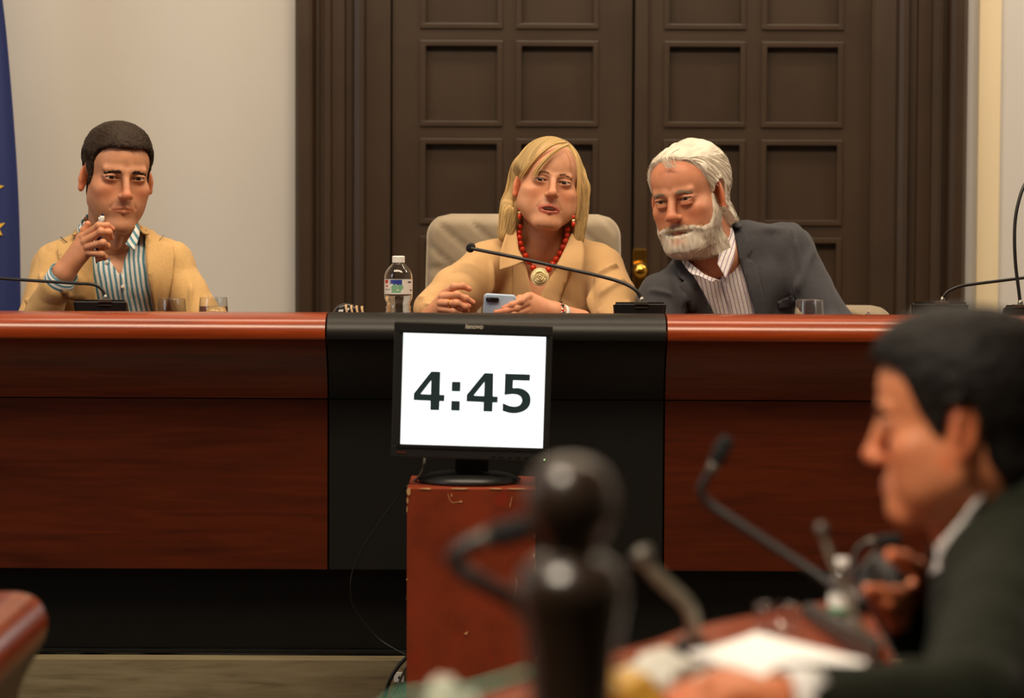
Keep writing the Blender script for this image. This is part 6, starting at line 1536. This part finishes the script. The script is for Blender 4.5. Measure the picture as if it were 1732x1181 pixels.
# ================================================== man in the olive jacket, seen from the side
def olive_man():
    P = lambda a, b, Y: P0(a, b, Y-0.2)
    def pts(*a): return [P(*q) for q in a]
    t0 = P(1750, 1150, 3.5)
    person = thing('person', 'dark-haired man in olive jacket seen from the side looking down at a phone', 'person', (t0[0]+0.05, 3.5, 0))
    base = np.array(lin(196, 124, 84))
    hm = head_matrix((1503, 712), 3.3, -106, 4, 0, 0.965)
    nb = P(1668, 900, 3.52)
    q = dict(jaw=1.0, cheek=1.0, nose_len=0.002, nose_w=1.05, lip=0.9, ear=1.05, fold=0.3)
    hs = head_sdf(q, hm, nb, 0.058, 0.0026)
    V, F = hs.mesh(); col = skin_colors(V, q, base); parts = [(xf(hm, V), F, col)]
    s = SDF((0.12, 2.56, 0.46), (0.98, 3.80, 1.04), 0.0065)
    SN, SF = P(1712, 965, 3.31), P(1690, 955, 3.72); EN, WN = P(1640, 1205, 3.02), P(1318, 1190, 2.93); EF, WF = P(1640, 1130, 3.80), P(1572, 1012, 3.66)
    s.ell(P(1745, 1180, 3.52), (0.125, 0.20, 0.30), 0.03)
    s.rc(nb+np.array((0.02, 0, -0.03)), SN, 0.070, 0.062, 0.04); s.rc(nb+np.array((0.02, 0, -0.03)), SF, 0.070, 0.062, 0.04)
    s.rc(SN, EN, 0.064, 0.054, 0.03); s.rc(EN, EN+(WN-EN)*0.90, 0.054, 0.040, 0.02); s.rc(SF, EF, 0.060, 0.052, 0.03); s.rc(EF, EF+(WF-EF)*0.75, 0.05, 0.04, 0.02)
    body = s.clone(-0.02); Vb, Fb = body.mesh(); parts.append((Vb, Fb, np.tile(base, (len(Vb), 1))))
    h1 = [(pts((1572, 985, 3.62), (1552, 962, 3.58), (1528, 948, 3.55), (1508, 940, 3.53)), (0.0125, 0.0105, 0.0092, 0.0080)),
          (pts((1548, 1000, 3.60), (1515, 1006, 3.54), (1490, 1003, 3.50), (1468, 998, 3.48)), (0.0095, 0.0085, 0.0078, 0.0068)),
          (pts((1550, 1014, 3.61), (1520, 1026, 3.55), (1497, 1022, 3.50), (1478, 1014, 3.49)), (0.0095, 0.0085, 0.0078, 0.0068)),
          (pts((1552, 1028, 3.62), (1525, 1044, 3.56), (1503, 1040, 3.51), (1487, 1030, 3.50)), (0.0092, 0.0082, 0.0075, 0.0066)),
          (pts((1556, 1042, 3.63), (1535, 1060, 3.58), (1515, 1058, 3.53), (1500, 1050, 3.52)), (0.0085, 0.0076, 0.0069, 0.0060))]
    p1 = [(WF, P(1550, 1000, 3.61), 0.022, 0.015), (WF, P(1554, 1026, 3.62), 0.022, 0.015), (WF, P(1568, 990, 3.62), 0.02, 0.016), (WF, EF, 0.024, 0.034)]
    parts.append(hand_mesh(h1, p1, base*np.array((1.06, 0.95, 0.9)), 0.002))
    h2 = [(pts((1222, 1160, 2.930), (1185, 1162, 2.915), (1160, 1168, 2.910), (1140, 1176, 2.910)), (0.0095, 0.0086, 0.0078, 0.0068)),
          (pts((1222, 1172, 2.910), (1180, 1176, 2.890), (1152, 1183, 2.885), (1132, 1190, 2.885)), (0.0098, 0.0088, 0.0080, 0.0070)),
          (pts((1224, 1184, 2.900), (1182, 1190, 2.880), (1156, 1198, 2.875), (1138, 1203, 2.875)), (0.0095, 0.0086, 0.0078, 0.0068)),
          (pts((1228, 1194, 2.890), (1192, 1202, 2.870), (1170, 1208, 2.865), (1154, 1211, 2.865)), (0.0088, 0.0078, 0.0070, 0.0062)),
          (pts((1262, 1158, 2.960), (1232, 1150, 2.970), (1210, 1152, 2.970), (1192, 1157, 2.965)), (0.0125, 0.0105, 0.0094, 0.0080))]
    p2 = [(WN+(EN-WN)*0.02, P(1224, 1166, 2.930), 0.021, 0.014), (WN, P(1226, 1186, 2.905), 0.021, 0.015), (WN, EN, 0.024, 0.036)]
    parts.append(hand_mesh(h2, p2, base*np.array((1.06, 0.95, 0.9)), 0.002))
    V, F, col = joinm(parts); obj('body', V, F, M['skin'], person, col=col)
    eyeballs(hm, 1, lin(50, 36, 24), (0, 10), person)
    dark = np.array(lin(19, 15, 12)); brows(hs, hm, person, dark, 1.2, 70, 0.001)
    mz = lambda y: np.interp(y, [-0.10, -0.085, -0.062, -0.052, -0.040, -0.026, -0.014, -0.006, 0.022, 0.032, 0.055, 0.10], [0.070, 0.070, 0.060, 0.045, 0.012, -0.012, -0.018, 0.015, 0.020, -0.045, -0.085, -0.095])
    X, Y, Z = hs.xyz(); hd = hs.clone(); gap = (mz(np.minimum(Y, np.where((np.abs(X) < 0.047) & (Y < 0), -0.09, 1)))-Z)*0.6; th = 0.008+0.012*np.clip((Z-0.02)/0.08, 0, 1)
    hd.d = (-smin(-(hs.d-th), -gap, 0.008)).astype(np.float32)
    ec = 0.034-np.sqrt(((Y-0.008)/0.62)**2+(Z+0.014)**2); hd.d = np.where(np.abs(X) > 0.064, np.maximum(hd.d, ec*0.8), hd.d).astype(np.float32)
    Vc, Fc = hd.mesh(); nC = normals(Vc, Fc); Vc = Vc+nC*(0.0016*vnoise(Vc*np.array((200, 70, 160)), 5))[:, None]
    parts = [(Vc, Fc, cap_colors(Vc, dark, 0.25))]
    ok = np.where((nC[:, 2] > -0.2) & ~((np.abs(Vc[:, 0]) > 0.058) & (Vc[:, 2] < 0.04)))[0]; ii = rng.choice(ok, 500)
    V1, F1, sid, A = strands(hd, Vc[ii], lambda p, t: np.stack([0.2+0*p[:, 0], -0.5*(p[:, 2] > 0.06)+0.2, -0.6*(np.abs(p[:, 0]) > 0.055)+0.05], 1), 5, 0.004, 0.0009, 0.0007, jit=0.25)
    parts.append((V1, F1, dark[None]*rng.uniform(0.7, 1.4, 500)[sid][:, None])); hair_part('hair', hm, parts, person)
    # shirt collar, shirt front, jacket, cuff
    def band(top, bot, nm, mt, th=0.004, bulge=0.004):
        V, F = ruled(pts(*top), pts(*bot), th, 30, 6, bulge); fix_normals(obj(nm, V, F, mt, person))
    band([(1585, 925, 3.46), (1612, 896, 3.425), (1648, 850, 3.42), (1690, 812, 3.47), (1700, 822, 3.56), (1670, 850, 3.61), (1600, 920, 3.56), (1585, 930, 3.48)], [(1575, 972, 3.485), (1604, 955, 3.430), (1648, 905, 3.42), (1700, 868, 3.475), (1712, 862, 3.57), (1680, 890, 3.63), (1600, 960, 3.575), (1575, 972, 3.485)], 'shirt_collar', M['shirt_white'])
    sh = s.clone(-0.016); Xs, Ys, Zs = sh.xyz(); sh.keep((Xs-P(1660, 1100, 3.5)[0])+0*sh.d, 0); cloth_part('shirt', sh, M['shirt_white'], person, 0.002)
    jk = s.clone()
    xo = P(1565, 1100, 3.52)[0]
    jk.rc(nb+np.array((0.0, 0.0, -0.005)), P(1630, 830, 3.52), 0.060, 0.062, 0.008, -1)
    cloth_part('jacket', jk, M['olive'], person, 0.006, (9, 9, 6), 61)
    band([(1596, 975, 3.42), (1650, 922, 3.405), (1704, 882, 3.46), (1716, 870, 3.57), (1684, 886, 3.645)], [(1590, 1010, 3.40), (1650, 965, 3.375), (1730, 925, 3.43), (1745, 895, 3.58), (1700, 925, 3.68)], 'jacket_collar', M['olive'], 0.006, 0.005)
    a = EN+(WN-EN)*0.84; b_ = EN+(WN-EN)*1.0; V, F, U = ring_tube(a, b_, 0.036, 0.033, 0.003); obj('cuff', V, F, M['shirt_white'], person)
    # trousers and shoes below the table
    g = SDF((0.05, 3.20, 0.0), (0.98, 3.85, 0.72), 0.012); hp = np.array((P(1745, 1180, 3.52)[0], 3.52, 0.56))
    for e in (-1, 1):
        k = hp+np.array((-0.40, e*0.12, 0.0)); g.rc(hp+np.array((0, e*0.09, 0)), k, 0.085, 0.062, 0.03); g.rc(k, (k[0]+0.02, k[1], 0.09), 0.06, 0.045, 0.03)
    g.rc(hp+np.array((0, -0.07, 0.03)), hp+np.array((0, 0.07, 0.03)), 0.11, 0.11, 0.04); V, F = g.mesh(); obj('trousers', V, F, M['trousers'], person)
    for e in (-1, 1):
        k = hp+np.array((-0.38, e*0.12, 0)); s2 = SDF((k[0]-0.22, k[1]-0.07, -0.01), (k[0]+0.08, k[1]+0.07, 0.12), 0.008)
        s2.rc((k[0], k[1], 0.045), (k[0]-0.15, k[1], 0.032), 0.045, 0.032, 0.02); s2.d = np.maximum(s2.d, -s2.xyz()[2]).astype(np.float32); V, F = s2.mesh(); obj('shoe', V, F, M['black'], person)
    # phone
    c = P(1487, 968, 3.51); ph = thing('phone', 'black phone held up by the man in olive jacket', 'phone', c-np.array((0, 0, 0.03)))
    u = Vector((0.0345, 0.057, 0.026)).normalized(); l = Vector((0.018, 0.0, -0.033)); l = (l-u*l.dot(u)).normalized()
    R3 = Matrix((u, (-l).cross(u), -l)).transposed(); cc = Vector(P(1447, 976, 3.53))+u*0.036+l*0.066
    Mx = Matrix.Translation(cc) @ R3.to_4x4()
    bm = bmesh.new(); bmesh.ops.create_cube(bm, size=1.0)
    for v in bm.verts: v.co = Vector((v.co.x*0.072, v.co.y*0.0095, v.co.z*0.135))
    bmesh.ops.bevel(bm, geom=[e for e in bm.edges if abs((e.verts[0].co-e.verts[1].co).normalized().y) > 0.9], offset=0.010, segments=5, affect='EDGES'); bm.verts.index_update()
    obj('case', xf(Mx, np.array([v.co for v in bm.verts])), [[v.index for v in f.verts] for f in bm.faces], M['black'], ph); bm.free()
    q = MB().box((-0.032, 0.0042, -0.062), (0.032, 0.0054, 0.062), 0.0004); obj('display', xf(Mx, np.array(q.v)), q.f, principled('dark_glass', (0.01, 0.01, 0.012), 0.08)[0], ph, False)
olive_man()
hx = P(1745, 1180, 3.32)[0]
chair('beige chair under the man in olive jacket', (hx+0.22, 3.32), 0.80, 0.46, rz=math.radians(-90), seat=0.455, base=0.0)
